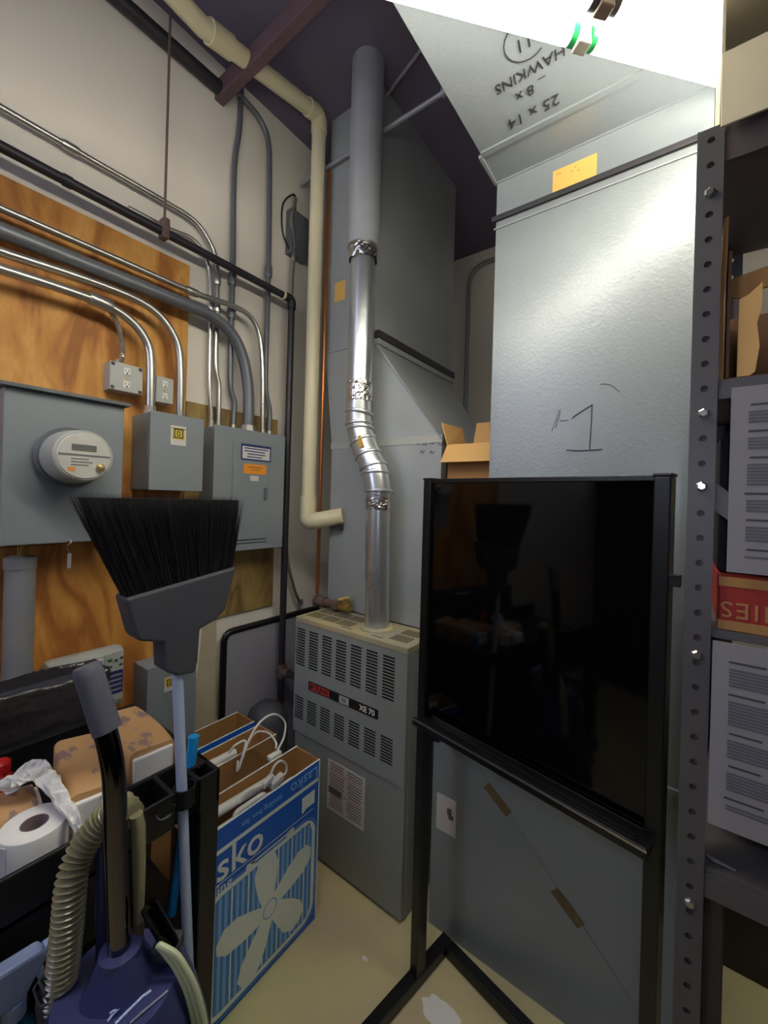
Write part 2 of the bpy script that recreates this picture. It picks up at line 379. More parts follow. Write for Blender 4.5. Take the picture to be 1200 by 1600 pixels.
# ------------------------------------------------------------------ receptacle boxes on the plywood
def recept(label, x, tl, br, corners):
    a, b = PX(*tl, x), PX(*br, x); y0, y1, z1, z0 = a.y, b.y, a.z, b.z; yc = (y0 + y1) / 2
    t = thing('outlet_box', label, 'outlet box', (XB, yc, z0))
    obj('steel_box', G().box(XB, y0, z0, x - 0.004, y1, z1), 'galvd', t, bevel=0.004)
    cp = obj('cover_plate', G().box(x - 0.004, y0 - 0.001, z0 - 0.001, x, y1 + 0.001, z1 + 0.001), 'lgrey', t, bevel=0.002)
    zc = (z0 + z1) / 2; hh = (z1 - z0)
    for s in (1, -1):
        o = obj('receptacle', G().box(x, yc - 0.011, zc + s * hh * 0.24 - 0.013, x + 0.003, yc + 0.011, zc + s * hh * 0.24 + 0.013), 'white', t, bevel=0.004)
        g = G()
        for dy in (-0.005, 0.005): g.box(x + 0.003, yc + dy - 0.001, zc + s * hh * 0.24 - 0.002, x + 0.0036, yc + dy + 0.001, zc + s * hh * 0.24 + 0.006)
        g.box(x + 0.003, yc - 0.0025, zc + s * hh * 0.24 - 0.01, x + 0.0036, yc + 0.0025, zc + s * hh * 0.24 - 0.005)
        obj('slots', g, 'dark', o)
    obj('screw', G().lathe([(0.004, 0), (0.003, 0.002)], (x, yc, zc), (1, 0, 0), 10), 'brass', t)
    if corners:
        for sy in (y0 + 0.008, y1 - 0.008):
            for sz in (z0 + 0.008, z1 - 0.008):
                obj('corner_screw', G().lathe([(0.007, 0), (0.005, 0.002)], (x, sy, sz), (1, 0, 0), 10), 'cleat', t)
    return (y0 + y1) / 2, z1
by_, bz_ = recept('square steel outlet box on plywood at the end of a flexible cable', -1.70, (173, 563), (222, 617), True)
recept('narrow steel outlet box between two bent conduits on plywood', -1.70, (245, 587), (270, 632), False)

# ------------------------------------------------------------------ breaker panel
XP = -1.64
a, b = PX(337, 665, XP), PX(446, 680, XP); y0, y1 = a.y, b.y; z1 = (a.z + b.z) / 2; z0 = PX(443, 854, XP).z
t = thing('breaker_panel', 'tall grey breaker panel with warning stickers beside the black gas pipe', 'breaker panel', (XB, (y0 + y1) / 2, z0))
obj('tub', G().box(XB, y0 + 0.004, z0 + 0.004, XP - 0.004, y1 - 0.004, z1 - 0.004), 'egrey', t, bevel=0.003)
obj('trim_cover', G().box(XP - 0.004, y0 - 0.004, z0, XP, y1, z1), 'egrey', t, bevel=0.002)
dy0, dz1 = PX(364, 686, XP).y, PX(364, 690, XP).z; dy1 = PX(421, 690, XP).y; dz0 = PX(364, 850, XP).z
d = obj('door', G().box(XP, dy0, dz0, XP + 0.006, dy1, dz1), 'egrey', t, bevel=0.003)
obj('latch', G().box(XP + 0.006, dy1 - 0.03, (dz0 + dz1) / 2 - 0.03, XP + 0.012, dy1 - 0.012, (dz0 + dz1) / 2 + 0.03), 'egreyd', d, bevel=0.003)
obj('seam', G().box(XP + 0.0062, dy0 + 0.03, dz0 + 0.012, XP + 0.0072, dy1 - 0.01, dz0 + 0.017), 'cleat', d)
xs = XP + 0.0065
def sticker(n, tl, br, m_, x=xs):
    a, b = PX(*tl, x), PX(*br, x); c = (a + b) / 2; c.x = x
    return c, obj(n, G().quad(c, (0, 1, 0), (0, 0, 1), abs(b.y - a.y), abs(a.z - b.z)), m_, t)
c, o = sticker('warning_sticker', (377, 692), (423, 723), 'navy')
w_, h_ = abs(PX(377, 692, xs).y - PX(423, 692, xs).y), 0.075
obj('sticker_face', G().quad(c + V((0.0007, 0, -0.002)), (0, 1, 0), (0, 0, 1), w_ * 0.93, h_ * 0.75), 'label', t)
g = G()
for k in range(4): g.quad(c + V((0.0012, -0.01 * (k % 2), 0.018 - k * 0.013)), (0, 1, 0), (0, 0, 1), w_ * (0.8 - 0.1 * k), 0.005)
obj('sticker_text', g, 'navy', t)
c, o = sticker('orange_sticker', (381, 724), (416, 742), 'orange')
g = G()
for k in range(2): g.quad(c + V((0.0007, 0, 0.008 - k * 0.012)), (0, 1, 0), (0, 0, 1), 0.08 - k * 0.02, 0.003)
obj('sticker_text', g, 'brown', t)
sticker('small_sticker', (391, 743), (404, 752), 'label')

# ------------------------------------------------------------------ conduits
def conduit(label, pts, x, r, m_, group=None, cup=None, n=7, name='conduit', close_z=None):
    P_ = spl([PX(u, v, x) for u, v in pts], n)
    if close_z is not None: P_[-1].z = close_z
    t = thing(name, label, 'conduit', P_[-1], group)
    obj('pipe', G().tube(P_, r, 14), m_, t, smooth=True)
    if cup:
        for (u, v) in cup:
            c = PX(u, v, x); k = min(range(len(P_)), key=lambda i: (P_[i] - c).length); k = max(1, min(k, len(P_) - 2))
            dd = (P_[k + 1] - P_[k - 1]).normalized()
            obj('coupling', G().lathe([(r * 1.3, -r * 2.2), (r * 1.45, -r * 1.6), (r * 1.45, r * 1.6), (r * 1.3, r * 2.2)], P_[k], dd, 14), m_, t, smooth=True)
    e = P_[-1]
    obj('connector', G().lathe([(r * 1.5, 0.0), (r * 1.5, 0.012), (r * 1.3, 0.013), (r * 1.3, 0.03)], e, (0, 0, 1), 8), 'cond', t)
    return t
ZP, ZS = z1, ext[3]
conduit('uppermost thin conduit sloping across the wall and bending down to the breaker panel', [(-60, 131), (0, 167), (130, 242), (260, 317), (303, 345), (326, 376), (338, 410), (339, 480), (337, 570), (342, 605), (341, 658)], -1.745, 0.011, 'cond', cup=[(112, 231), (338, 435), (337, 480)], close_z=ZP)
conduit('thin conduit emerging below the black pipe and bending to the breaker panel left edge', [(200, 325), (262, 357), (300, 374), (320, 400), (329, 440), (328, 540), (327, 600), (330, 656)], -1.747, 0.010, 'cond', cup=[(329, 480)], close_z=ZP)
conduit('grey conduit dropping straight from the ceiling to the breaker panel', [(377, 130), (374, 200), (366, 265), (364, 400), (361, 520), (360, 600), (366, 630), (364, 662)], -1.745, 0.013, 'condk', cup=[(363, 440), (361, 490)], close_z=ZP)
conduit('grey conduit curving from under the ceiling beam to the far end of the breaker panel', [(372, 145), (385, 160), (405, 185), (419, 220), (421, 280), (420, 400), (418, 480), (415, 600), (421, 640), (420, 672)], -1.742, 0.013, 'condk', cup=[(420, 428)], close_z=ZP)
conduit('bent conduit just above the thick grey one on the plywood', [(-60, 298), (0, 325), (163, 396), (300, 456), (360, 477), (388, 492), (404, 520), (410, 570), (410, 668)], -1.705, 0.012, 'cond', cup=[(296, 454)], close_z=ZP)
conduit('thickest dark grey conduit bending down into the breaker panel', [(-60, 335), (0, 360), (150, 420), (290, 476), (330, 494), (362, 522), (380, 560), (388, 610), (388, 664)], -1.695, 0.026, 'condk', cup=None, close_z=ZP)
conduit('silver conduit bending down to the right top of the grey disconnect box', [(-60, 372), (0, 393), (120, 432), (200, 462), (240, 485), (265, 513), (279, 545), (282, 590), (281, 645)], -1.69, 0.015, 'cond', close_z=ZS)
conduit('silver conduit bending down to the left top of the grey disconnect box', [(-60, 402), (0, 420), (100, 452), (165, 476), (203, 500), (226, 528), (235, 560), (235, 640)], -1.685, 0.016, 'cond', cup=[(155, 471)], close_z=ZS)
# armoured cable
P_ = spl([PX(u, v, -1.71) for u, v in ((160, 476), (172, 487), (183, 505), (190, 530), (191, 555))] + [V((-1.735, PX(191, 560, -1.71).y, bz_ + 0.0))], 14)
t = thing('flexible_cable', 'short armoured cable curling down to the square outlet box', 'cable', P_[-1])
obj('armour', G().tube(P_, [0.008 + 0.0013 * (i % 2) for i in range(len(P_))], 10), 'cond', t)
obj('clamp', G().lathe([(0.013, 0), (0.013, 0.018)], P_[-1], (0, 0, 1), 8), 'cond', t)

# ------------------------------------------------------------------ black gas pipe with its hanger rod
XG = -1.69
P_ = bend([PX(-70, 189, XG), PX(452, 467, XG), PX(443, 1098, XG)], 0.03)
e1 = PX(456, 468, XG); ev = PX(443, 1095, XG)
yv = e1.y
t = thing('gas_pipe', 'black iron gas pipe sloping across the wall then dropping beside the furnace', 'gas pipe', (XG, yv, 0.5))
h0 = PX(-70, 189, XG); h0.z = (h0.z + e1.z) / 2
zt = e1.z
obj('horizontal_run', G().tube([(XG, h0.y, zt), (XG, yv - 0.03, zt)], 0.017, 16), 'iron', t, smooth=True)
obj('elbow', G().tube(bend([(XG, yv - 0.05, zt), (XG, yv, zt), (XG, yv, zt - 0.05)], 0.03), 0.022, 16), 'iron', t, smooth=True)
zb = ev.z
obj('drop', G().tube([(XG, yv, zt - 0.03), (XG, yv, zb)], 0.017, 16), 'iron', t, smooth=True)
ztee = PX(446, 1045, XG).z
obj('tee', G().lathe([(0.024, ztee - 0.035), (0.024, ztee + 0.035)], (XG, yv, 0), (0, 0, 1), 16).tube([(XG, yv, ztee), (XG + 0.06, yv, ztee)], 0.022, 14), 'brown', t, smooth=True)
obj('branch', G().tube([(XG + 0.05, yv, ztee), (-1.465, yv, ztee)], 0.015, 14), 'iron', t, smooth=True)
obj('cap', G().lathe([(0.022, zb - 0.02), (0.022, zb + 0.012)], (XG, yv, 0), (0, 0, 1), 12), 'copper', t, smooth=True, label='coppery end cap')
obj('flange_ring', G().lathe([(0.021, -0.006), (0.021, 0.006)], (XG, yv - 0.055, zt), (0, 1, 0), 16), 'pvc', t)
for (u, v) in ((105, 285),):
    c = PX(u, v, XG); obj('strap', G().lathe([(0.02, -0.012), (0.02, 0.012)], (XG, c.y, zt), (0, 1, 0), 16), 'iron', t)
c = PX(257, 348, XG)
t = thing('pipe_hanger', 'thin threaded rod hanging from the ceiling and clamping the black gas pipe', 'hanger', (XG, c.y, zt))
obj('rod', G().tube([(XG, c.y, zt + 0.05), (XG, c.y, CZ)], 0.005, 8), 'brown', t)
obj('clamp', G().obox((XG, c.y, zt + 0.012), (0.024, 0, 0), (0, 0.014, 0), (0, 0, 0.04)), 'brown', t, bevel=0.008)
# second thin silver conduit beside the drop
conduit('short silver conduit close beside the vertical black gas pipe', [(462, 310), (456, 345), (460, 385), (457, 430), (453, 520), (449, 700), (447, 850), (458, 915), (470, 945)], -1.735, 0.009, 'cond', cup=[(456, 400)])

# dark pipe along top of wall
a, b = PX(180, 0, -1.74), PX(345, 133, -1.74)
g = G().tube([(-1.74, -0.2, (a.z + b.z) / 2 - 0.02), (-1.74, 1.0, (a.z + b.z) / 2)], 0.028, 14)
tag(obj('dark_pipe', g, 'iron', smooth=True), 'dark pipe running high along the top of the left wall', 'pipe')

# ------------------------------------------------------------------ cream pvc pipe
zc_ = 3.50
XV, YV = -1.565, 1.445
zl = PY(486, 812, YV).z
pv0 = PZ(315, 40, 3.42); pv1 = PY(487, 190, YV)
t = thing('pvc_pipe', 'cream plastic pipe from the ceiling down to the heat duct above the furnace', 'pipe', (XV, YV, zl))
top = V((XV, YV, pv1.z))
obj('sloping_run', G().tube([V((pv0.x, pv0.y - 0.5, pv0.z + 0.04)), pv0, top], 0.036, 20), 'pvc', t, smooth=True)
obj('upper_elbow', G().tube(bend([top + (pv0 - top).normalized() * 0.09, top, top - V((0, 0, 0.09))], 0.06), 0.041, 20), 'pvc', t, smooth=True)
obj('drop', G().tube([top - V((0, 0, 0.03)), V((XV, YV, zl + 0.03))], 0.036, 20), 'pvc', t, smooth=True)
pe = PY(536, 806, 1.52)
obj('lower_elbow', G().tube(bend([V((XV, YV, zl + 0.12)), V((XV, YV, zl - 0.01)), V((XV + 0.06, YV - 0.01, zl - 0.005)), pe], 0.05), 0.042, 20), 'pvc', t, smooth=True)
obj('coupling', G().lathe([(0.043, -0.05), (0.043, 0.05)], pv0 + (top - pv0) * 0.12, top - pv0, 20), 'pvc', t, smooth=True)
obj('clamp', G().obox(pe + V((-0.02, -0.02, -0.06)), (0.03, 0, 0), (0, 0.015, 0), (0, 0, 0.006)), 'cleat', t)
g = G().tube([(-1.533, 1.495, 1.12), (-1.533, 1.495, 3.33)], 0.009, 12)
tag(obj('copper_pipe', g, 'copper', smooth=True), 'thin vertical copper pipe between the cream pipe and the grey duct', 'pipe')
c = PX(462, 360, -1.72)
t = thing('wall_switch_box', 'dark grey box high on the wall behind the cream pipe with a looping cable', 'electrical box', (WX, c.y, c.z))
obj('housing', G().box(WX, c.y - 0.02, c.z - 0.12, WX + 0.05, c.y + 0.1, c.z + 0.12), 'egreyd', t, bevel=0.004)
obj('cable', G().tube(spl([(WX + 0.03, c.y + 0.02, c.z + 0.13), (WX + 0.04, c.y + 0.0, c.z + 0.2), (WX + 0.05, c.y - 0.08, c.z + 0.1), (WX + 0.05, c.y - 0.08, c.z - 0.04), (WX + 0.03, c.y - 0.018, c.z - 0.1)], 8), 0.005, 8), 'iron', t, smooth=True)

# ------------------------------------------------------------------ irrigation controller, leaning panel, canister
XI = -1.70
pts = [PX(u, v, XI) for u, v in ((72, 1036), (197, 1008), (197, 1092), (66, 1110))]
y0, y1 = pts[0].y, pts[1].y; z1 = pts[1].z; z0 = min(pts[2].z, pts[3].z) - 0.02
t = thing('sprinkler_timer', 'grey plastic sprinkler timer with green buttons leaning on the orange plywood', 'timer', (XB, (y0 + y1) / 2, z0))
obj('housing', G().box(XB, y0, z0, XI, y1, z1), 'lgrey', t, bevel=0.022)
obj('door_panel', G().box(XI, y0 + 0.02, z0 + 0.03, XI + 0.012, y1 - 0.075, z1 - 0.025), 'lgrey', t, bevel=0.008)
g_ = obj('control_panel', G().box(XI, y1 - 0.07, z0 + 0.03, XI + 0.004, y1 - 0.008, z1 - 0.015), 'lgrey', t, bevel=0.002)
for j, (dy, dz) in enumerate(((0.055, 0.03), (0.055, 0.055), (0.034, 0.035), (0.016, 0.03), (0.018, 0.055), (0.066, 0.05))):
    obj('button', G().box(XI + 0.004, y1 - dy - (0.008 if j < 2 else 0.005), z1 - 0.01 - dz - 0.004, XI + 0.008, y1 - dy + (0.008 if j < 2 else 0.005), z1 - 0.01 - dz + 0.004), 'green' if j < 2 else 'ink', t, bevel=0.002)
g = G(); g2 = G()
zc = z1 - 0.085
g.box(XI + 0.004, y1 - 0.07, zc - 0.085, XI + 0.005, y1 - 0.01, zc)
for k in range(4): g2.box(XI + 0.005, y1 - 0.066, zc - 0.02 - k * 0.018, XI + 0.0056, y1 - 0.014, zc - 0.013 - k * 0.018)
obj('blue_chart', g, 'navy', t); obj('chart_lines', g2, 'paper', t)

XL = -1.725
fr = bend([PX(346, 1200, XL), PX(354, 992, XL), PX(520, 960, XL)], 0.04)
y0 = PX(352, 1050, XL).y; zt_ = PX(365, 988, XL).z; y1 = y0 + 0.62
t = thing('leaning_panel', 'grey panel with a rounded black tube edge leaning on the wall behind the fan cartons', 'panel', (XL, (y0 + y1) / 2, 0))
obj('panel', G().box(XL - 0.03, y0, 0.02, XL - 0.014, y1, zt_), 'panelg', t)
obj('tube_edge', G().tube(bend([(XL - 0.02, y0, 0.012), (XL - 0.02, y0, zt_), (XL - 0.02, y1, zt_), (XL - 0.02, y1, 0.012)], 0.05), 0.016, 12), 'blackm', t, smooth=True)
t = obj('canister', G().lathe([(0.09, 0), (0.1, 0.02), (0.1, 0.5), (0.095, 0.56), (0.08, 0.6), (0.05, 0.628), (0.0, 0.635)], (-1.585, 1.235, 0), (0, 0, 1), 28, cap=False), 'chargrey', smooth=True)
tag(t, 'dark grey domed canister squeezed between the fan cartons and the furnace', 'canister')
# ------------------------------------------------------------------ furnace
FX0, FX1, FY0, FY1 = -1.463, -0.832, 1.293, 2.0
t = thing('furnace', 'grey gas furnace with louvred door standing on the floor', 'furnace', ((FX0 + FX1) / 2, (FY0 + FY1) / 2, 0))
obj('cabinet', G().box(FX0, FY0 + 0.03, 0, FX1, FY1, 1.04), 'fgrey', t, bevel=0.004)
# upper door with louvre slots cut as openings
def louvre_door():
    g = G(); zs_lo, zs_hi = 0.53, 1.035
    cols = [(-1.454 + k * 0.0845, -1.454 + k * 0.0845 + 0.058) for k in range(7)]
    rows = []
    for z0, z1, n in ((0.836, 1.012, 14), (0.588, 0.694, 9)):
        p = (z1 - z0) / n
        rows += [(z0 + k * p + p * 0.22, z0 + k * p + p * 0.78) for k in range(n)]
    rows.sort()
    xe = sorted([FX0, FX1 - 0.0] + [c for q in cols for c in q]); ze = sorted([zs_lo, zs_hi] + [c for q in rows for c in q])
    vs = {}
    def vv(i, k):
        if (i, k) not in vs: vs[(i, k)] = g.b.verts.new((xe[i], FY0, ze[k]))
        return vs[(i, k)]
    for i in range(len(xe) - 1):
        for k in range(len(ze) - 1):
            xm, zm = (xe[i] + xe[i + 1]) / 2, (ze[k] + ze[k + 1]) / 2
            if any(a < xm < b for a, b in cols) and any(a < zm < b for a, b in rows):
                # slanted louvre blade behind the opening
                g.face([(xe[i], FY0, ze[k + 1]), (xe[i + 1], FY0, ze[k + 1]), (xe[i + 1], FY0 + 0.009, ze[k] + 0.003), (xe[i], FY0 + 0.009, ze[k] + 0.003)])
                continue
            g.b.faces.new([vv(i, k), vv(i + 1, k), vv(i + 1, k + 1), vv(i, k + 1)])
    return g
o = obj('louvre_door', louvre_door(), 'fgrey', t)
g = G()
g.box(FX0, FY0 + 0.001, 0.525, FX1, FY0 + 0.029, 0.53); g.box(FX0, FY0 + 0.001, 1.035, FX1, FY0 + 0.029, 1.038)
g.box(FX0, FY0 + 0.0005, 0.53, FX0 + 0.003, FY0 + 0.029, 1.035); g.box(FX1 - 0.003, FY0 + 0.0005, 0.53, FX1, FY0 + 0.029, 1.035)
obj('door_flange', g, 'fgrey', o)
obj('door_back', G().box(FX0 + 0.01, FY0 + 0.018, 0.54, FX1 - 0.01, FY0 + 0.022, 1.03), 'dark', o)
def strip_badge():
    z = 0.764; x0, x1 = -1.362, -0.963
    b = obj('badge_strip', G().box(x0, FY0 - 0.003, z - 0.019, x1, FY0 - 0.0002, z + 0.019), 'black', o)
    obj('red_block', G().box(x0 + 0.008, FY0 - 0.0036, z - 0.014, x0 + 0.13, FY0 - 0.003, z + 0.014), 'inkr', b)
    obj('grey_block', G().box(x0 + 0.19, FY0 - 0.0036, z - 0.016, x0 + 0.245, FY0 - 0.003, z + 0.016), 'lgrey', b)
    lettering('lettering', 'TRANE', (x0 + 0.08, FY0 - 0.0042, z), (1, 0, 0), (0, 0, 1), 0.028, 'dark', b, bold=0.0004)
    lettering('lettering', 'XE 70', (x1 - 0.055, FY0 - 0.0042, z), (1, 0, 0), (0, 0, 1), 0.032, 'white', b, bold=0.0006)
    lettering('lettering', 'XE', (x0 + 0.217, FY0 - 0.0042, z), (1, 0, 0), (0, 0, 1), 0.02, 'ink', b)
    obj('round_mark', G().lathe([(0.009, 0), (0.009, 0.001)], (x0 + 0.022, FY0 - 0.0036, z), (0, -1, 0), 16), 'dark', b)
strip_badge()
ld = obj('lower_door', G().box(FX0 + 0.004, FY0 + 0.008, 0.012, FX1 - 0.003, FY0 + 0.03, 0.522), 'fgrey', t, bevel=0.004)
c0, c1 = -1.236, -1.025
ls = obj('instruction_sheet', G().box(c0, FY0 + 0.006, 0.262, c1, FY0 + 0.0078, 0.478), 'label', ld, label='white instruction sheet with red lines')
g = G(); gr = G()
for k in range(17):
    z = 0.466 - k * 0.0115
    if k in (3, 10): gr.quad(((c0 + c1) / 2, FY0 + 0.0055, z), (1, 0, 0), (0, 0, 1), 0.2, 0.003); continue
    for s in (0, 1): g.quad((c0 + 0.055 + s * 0.102, FY0 + 0.0055, z), (1, 0, 0), (0, 0, 1), 0.088 - 0.02 * random.random(), 0.0045)
obj('printed_lines', g, 'inkg', ls); obj('red_lines', gr, 'inkr', ls)
g = G().box(c0 + 0.01, FY0 + 0.0052, 0.335, c0 + 0.085, FY0 + 0.0057, 0.365)
obj('diagram', g, 'inkg', ls)
g = G()
cx_, cy_ = -1.072, 1.412
g.box(FX0, FY0, 1.036, FX1, 1.52, 1.06)
obj('top_cap', g, 'fbeige', t, bevel=0.003, label='yellowed top cap with vent slots')
g = G()
for gx0, n, dy in ((-1.44, 7, 0.0), (-1.345, 7, 0.0), (-1.25, 7, 0.0), (-0.95, 7, 0.0)):
    for k in range(n): g.box(gx0 + k * 0.0125, 1.335, 1.0602, gx0 + k * 0.0125 + 0.006, 1.40, 1.0606).box(gx0 + k * 0.0125, 1.415, 1.0602, gx0 + k * 0.0125 + 0.006, 1.48, 1.0606)
for x in (-1.17, -1.0): g.box(x - 0.03, 1.318, 1.0602, x + 0.03, 1.323, 1.0606)
obj('vent_slots', g, 'dark', t)
g = G()
for z in (0.95, 0.80, 0.64, 0.45, 0.30):
    g.lathe([(0.006, 0), (0.004, 0.004)], (FX1, FY0 + 0.08, z), (1, 0, 0), 10)
obj('side_screws', g, 'cond', t)

# gas valve fittings on the furnace top
t = thing('gas_valve', 'brown pipe union and brass valve lying on the left end of the furnace top', 'gas valve', (-1.40, 1.46, 1.061))
obj('union', G().tube([(-1.50, 1.478, 1.09), (-1.455, 1.478, 1.09)], 0.028, 10).tube([(-1.455, 1.478, 1.09), (-1.36, 1.478, 1.09)], 0.019, 14), 'brown', t, smooth=True)
obj('nuts', G().tube([(-1.385, 1.478, 1.09), (-1.355, 1.478, 1.09)], 0.029, 6).tube([(-1.52, 1.478, 1.09), (-1.50, 1.478, 1.09)], 0.034, 8), 'brown', t)
obj('valve_body', G().tube([(-1.355, 1.478, 1.09), (-1.29, 1.478, 1.09)], 0.020, 14).lathe([(0.016, 0), (0.016, 0.03), (0.008, 0.034)], (-1.315, 1.478, 1.10), (0, 0, 1), 12), 'brass', t, smooth=True)
obj('lever', G().obox((-1.315, 1.46, 1.137), (0.009, 0, 0), (0, 0.035, 0), (0, 0, 0.003)), 'yellow', t, bevel=0.002)

# ------------------------------------------------------------------ supply duct above the furnace
LX0, LX1, DY0, DY1 = -1.485, -0.837, 1.522, 2.0
UX0, UX1, UY1 = -1.551, -1.215, 2.30
ZL, ZU = 1.885, 2.385
t = thing('supply_duct', 'galvanized heat duct rising from the furnace to the ceiling', 'duct', ((LX0 + LX1) / 2, 1.75, 1.062))
lp = obj('lower_plenum', G().box(LX0, DY0, 1.062, LX1, DY1, ZL), 'galvd', t, bevel=0.002)
tr = obj('transition', G().hexa([(LX0, DY0, ZL), (LX1, DY0, ZL), (LX1, DY1, ZL), (LX0, DY1, ZL), (UX0, DY0, ZU), (UX1, DY0, ZU), (UX1, UY1, ZU), (UX0, UY1, ZU)]), 'galvd', t, bevel=0.002)
obj('upper_duct', G().box(UX0, DY0, ZU, UX1, UY1, CZ), 'galvd', t, bevel=0.002)
obj('tape_band', G().box(LX0 - 0.004, DY0 - 0.003, ZL - 0.012, LX1 + 0.003, DY0 + 0.02, ZL + 0.022), 'lgrey', t, label='pale sealing tape')
obj('cleat', G().box(UX1, DY0 - 0.01, ZU + 0.008, UX1 + 0.030, UY1, ZU + 0.044), 'cleat', t, bevel=0.002, label='dark drive cleat')
obj('cleat', G().box(UX1, DY0 - 0.008, ZU - 0.022, UX1 + 0.026, UY1, ZU + 0.006), 'galvd', t, bevel=0.003, label='bright edge strip')
obj('front_seam', G().box(UX0, DY0 - 0.004, ZU - 0.004, UX1, DY0 + 0.004, ZU + 0.004), 'galvd', t)
c = PY(531, 455, DY0 - 0.001)
obj('yellow_label', G().quad(c, (1, 0, 0), (0, 0, 1), 0.075, 0.10), 'yellow', t)
obj('stiffener', G().hexa([(LX1 - 0.004, DY0 - 0.004, ZL), (LX1 + 0.006, DY0 - 0.004, ZL), (LX1 + 0.006, DY0 + 0.012, ZL), (LX1 - 0.004, DY0 + 0.012, ZL), (UX1 - 0.006, DY0 - 0.004, ZU - 0.02), (UX1 + 0.004, DY0 - 0.004, ZU - 0.02), (UX1 + 0.004, DY0 + 0.012, ZU - 0.02), (UX1 - 0.006, DY0 + 0.012, ZU - 0.02)]), 'galv', t)
g = G()
for k, (u, v) in enumerate(((654, 693), (664, 694), (676, 692), (688, 694), (660, 706), (675, 707))):
    p = PY(u, v, DY0 - 0.002); g.tube(spl([p + V((-0.012, 0, -0.006)), p + V((-0.004, 0, 0.008)), p + V((0.002, 0, -0.006)), p + V((0.01, 0, 0.006))], 4), 0.0012, 5)
obj('pen_scribble', g, 'inkg', t)
t = thing('ceiling_conduit', 'thin pale pipe running under the dark ceiling behind the flue', 'conduit', (-1.1, 1.501, 3.36))
obj('pipe', G().tube([(-1.76, 1.501, 3.36), (-0.2, 1.501, 3.36)], 0.011, 12), 'condg', t, smooth=True)
obj('coupling', G().lathe([(0.019, -0.04), (0.019, 0.04)], (-0.83, 1.501, 3.36), (1, 0, 0), 12), 'condg', t, smooth=True)
t = obj('ceiling_cable', G().tube([(-1.38, 1.60, 3.58), (-0.70, 1.40, 3.60)], 0.007, 8), 'condg', smooth=True)
tag(t, 'thin cable slanting across the dark ceiling beside the overhead duct', 'cable')

# ------------------------------------------------------------------ flue pipe
FYY = 1.412
A = V((-1.072, FYY, 1.045)); B = V((-1.086, FYY, 1.66)); Cc = V((-1.213, FYY, 1.985)); D = V((-1.213, FYY, 2.12)); E_ = V((-1.213, FYY, 2.80)); F_ = V((-1.213, FYY, CZ))
t = thing('flue_pipe', 'shiny galvanized flue pipe rising from the furnace top through the ceiling', 'flue', A)
obj('lower_pipe', G().tube([A, B], 0.0545, 32), 'galvb', t, smooth=True)
obj('middle_pipe', G().tube([D - V((0, 0, 0.08)), E_], 0.0565, 32), 'galvb', t, smooth=True)
obj('upper_pipe', G().tube([E_ - V((0, 0, 0.03)), F_], 0.074, 32), 'pipeflue', t, smooth=True, label='dull wider upper pipe')
e1 = B + V((0, 0, 0.0)); e2 = B + V((-0.022, 0, 0.085)); e3 = B + V((-0.060, 0, 0.155)); e4 = Cc + V((0.03, 0, -0.10)); e5 = Cc + V((0.004, 0, -0.02)); e6 = D
obj('adjustable_elbow', G().tube(spl([e1 - V((0, 0, 0.02)), e1, e2, e3, e4, e5, e6 - V((0, 0, 0.06)), e6], 5), 0.0575, 32), 'galvb', t, smooth=True)
for p, n in ((e1 + V((0, 0, 0.0)), (0, 0, 1)), (e1 + V((0, 0, 0.075)) + V((-0.02, 0, 0)), (-0.12, 0.1, 1)), (e2 + V((-0.01, 0, 0.02)), (-0.35, 0, 1)), (e3, (-0.45, 0.1, 1)), (e4, (-0.4, -0.1, 1)), (e4 + V((-0.015, 0, 0.05)), (-0.2, 0.15, 1)), (e5, (-0.05, 0, 1)), (e5 + V((0, 0, 0.05)), (0.1, 0.1, 1))):
    n = V(n).normalized()
    obj('rib', G().lathe([(0.055, -0.009), (0.064, -0.005), (0.0655, 0.0), (0.064, 0.005), (0.055, 0.009)], p, n, 32, cap=False), 'galvb', t, smooth=True)
def foil(c, h, r, name='foil_tape'):
    g = G(); rs = []
    for k in range(9):
        f = k / 8
        rs.append([V((c.x + math.cos(a * 2 * math.pi / 36) * (r + random.uniform(0, 0.004)), c.y + math.sin(a * 2 * math.pi / 36) * (r + random.uniform(0, 0.004)), c.z + (f - 0.5) * h + random.uniform(-0.004, 0.004))) for a in range(36)])
    g.rings(rs, cap=False); obj(name, g, 'foil', t, label='crinkled foil tape')
foil(B + V((0.001, 0, -0.055)), 0.05, 0.0555)
foil(D + V((0, 0, -0.01)), 0.09, 0.0575)
foil(E_ + V((0, 0, -0.04)), 0.10, 0.0625)
o = obj('orange_label', G().obox(e3 + V((-0.01, -0.055, 0.055)), (0.018, -0.006, 0.008), (-0.01, 0, 0.024), (0, 0.004, 0.001)), 'yellow', t)
obj('collar', G().lathe([(0.075, 1.0615), (0.072, 1.066), (0.058, 1.07)], (A.x, A.y, 0), (0, 0, 1), 32), 'fbeige', t, smooth=True)

# ------------------------------------------------------------------ conduit on the back wall
P_ = bend([(-0.9, 2.99, 3.50), (-1.44, 2.99, 3.50), (-1.44, 2.99, 1.2)], 0.16, 8)
t = obj('conduit', G().tube(P_, 0.017, 12), 'condg', smooth=True)
tag(t, 'grey conduit curving down the back wall behind the ducts', 'conduit')

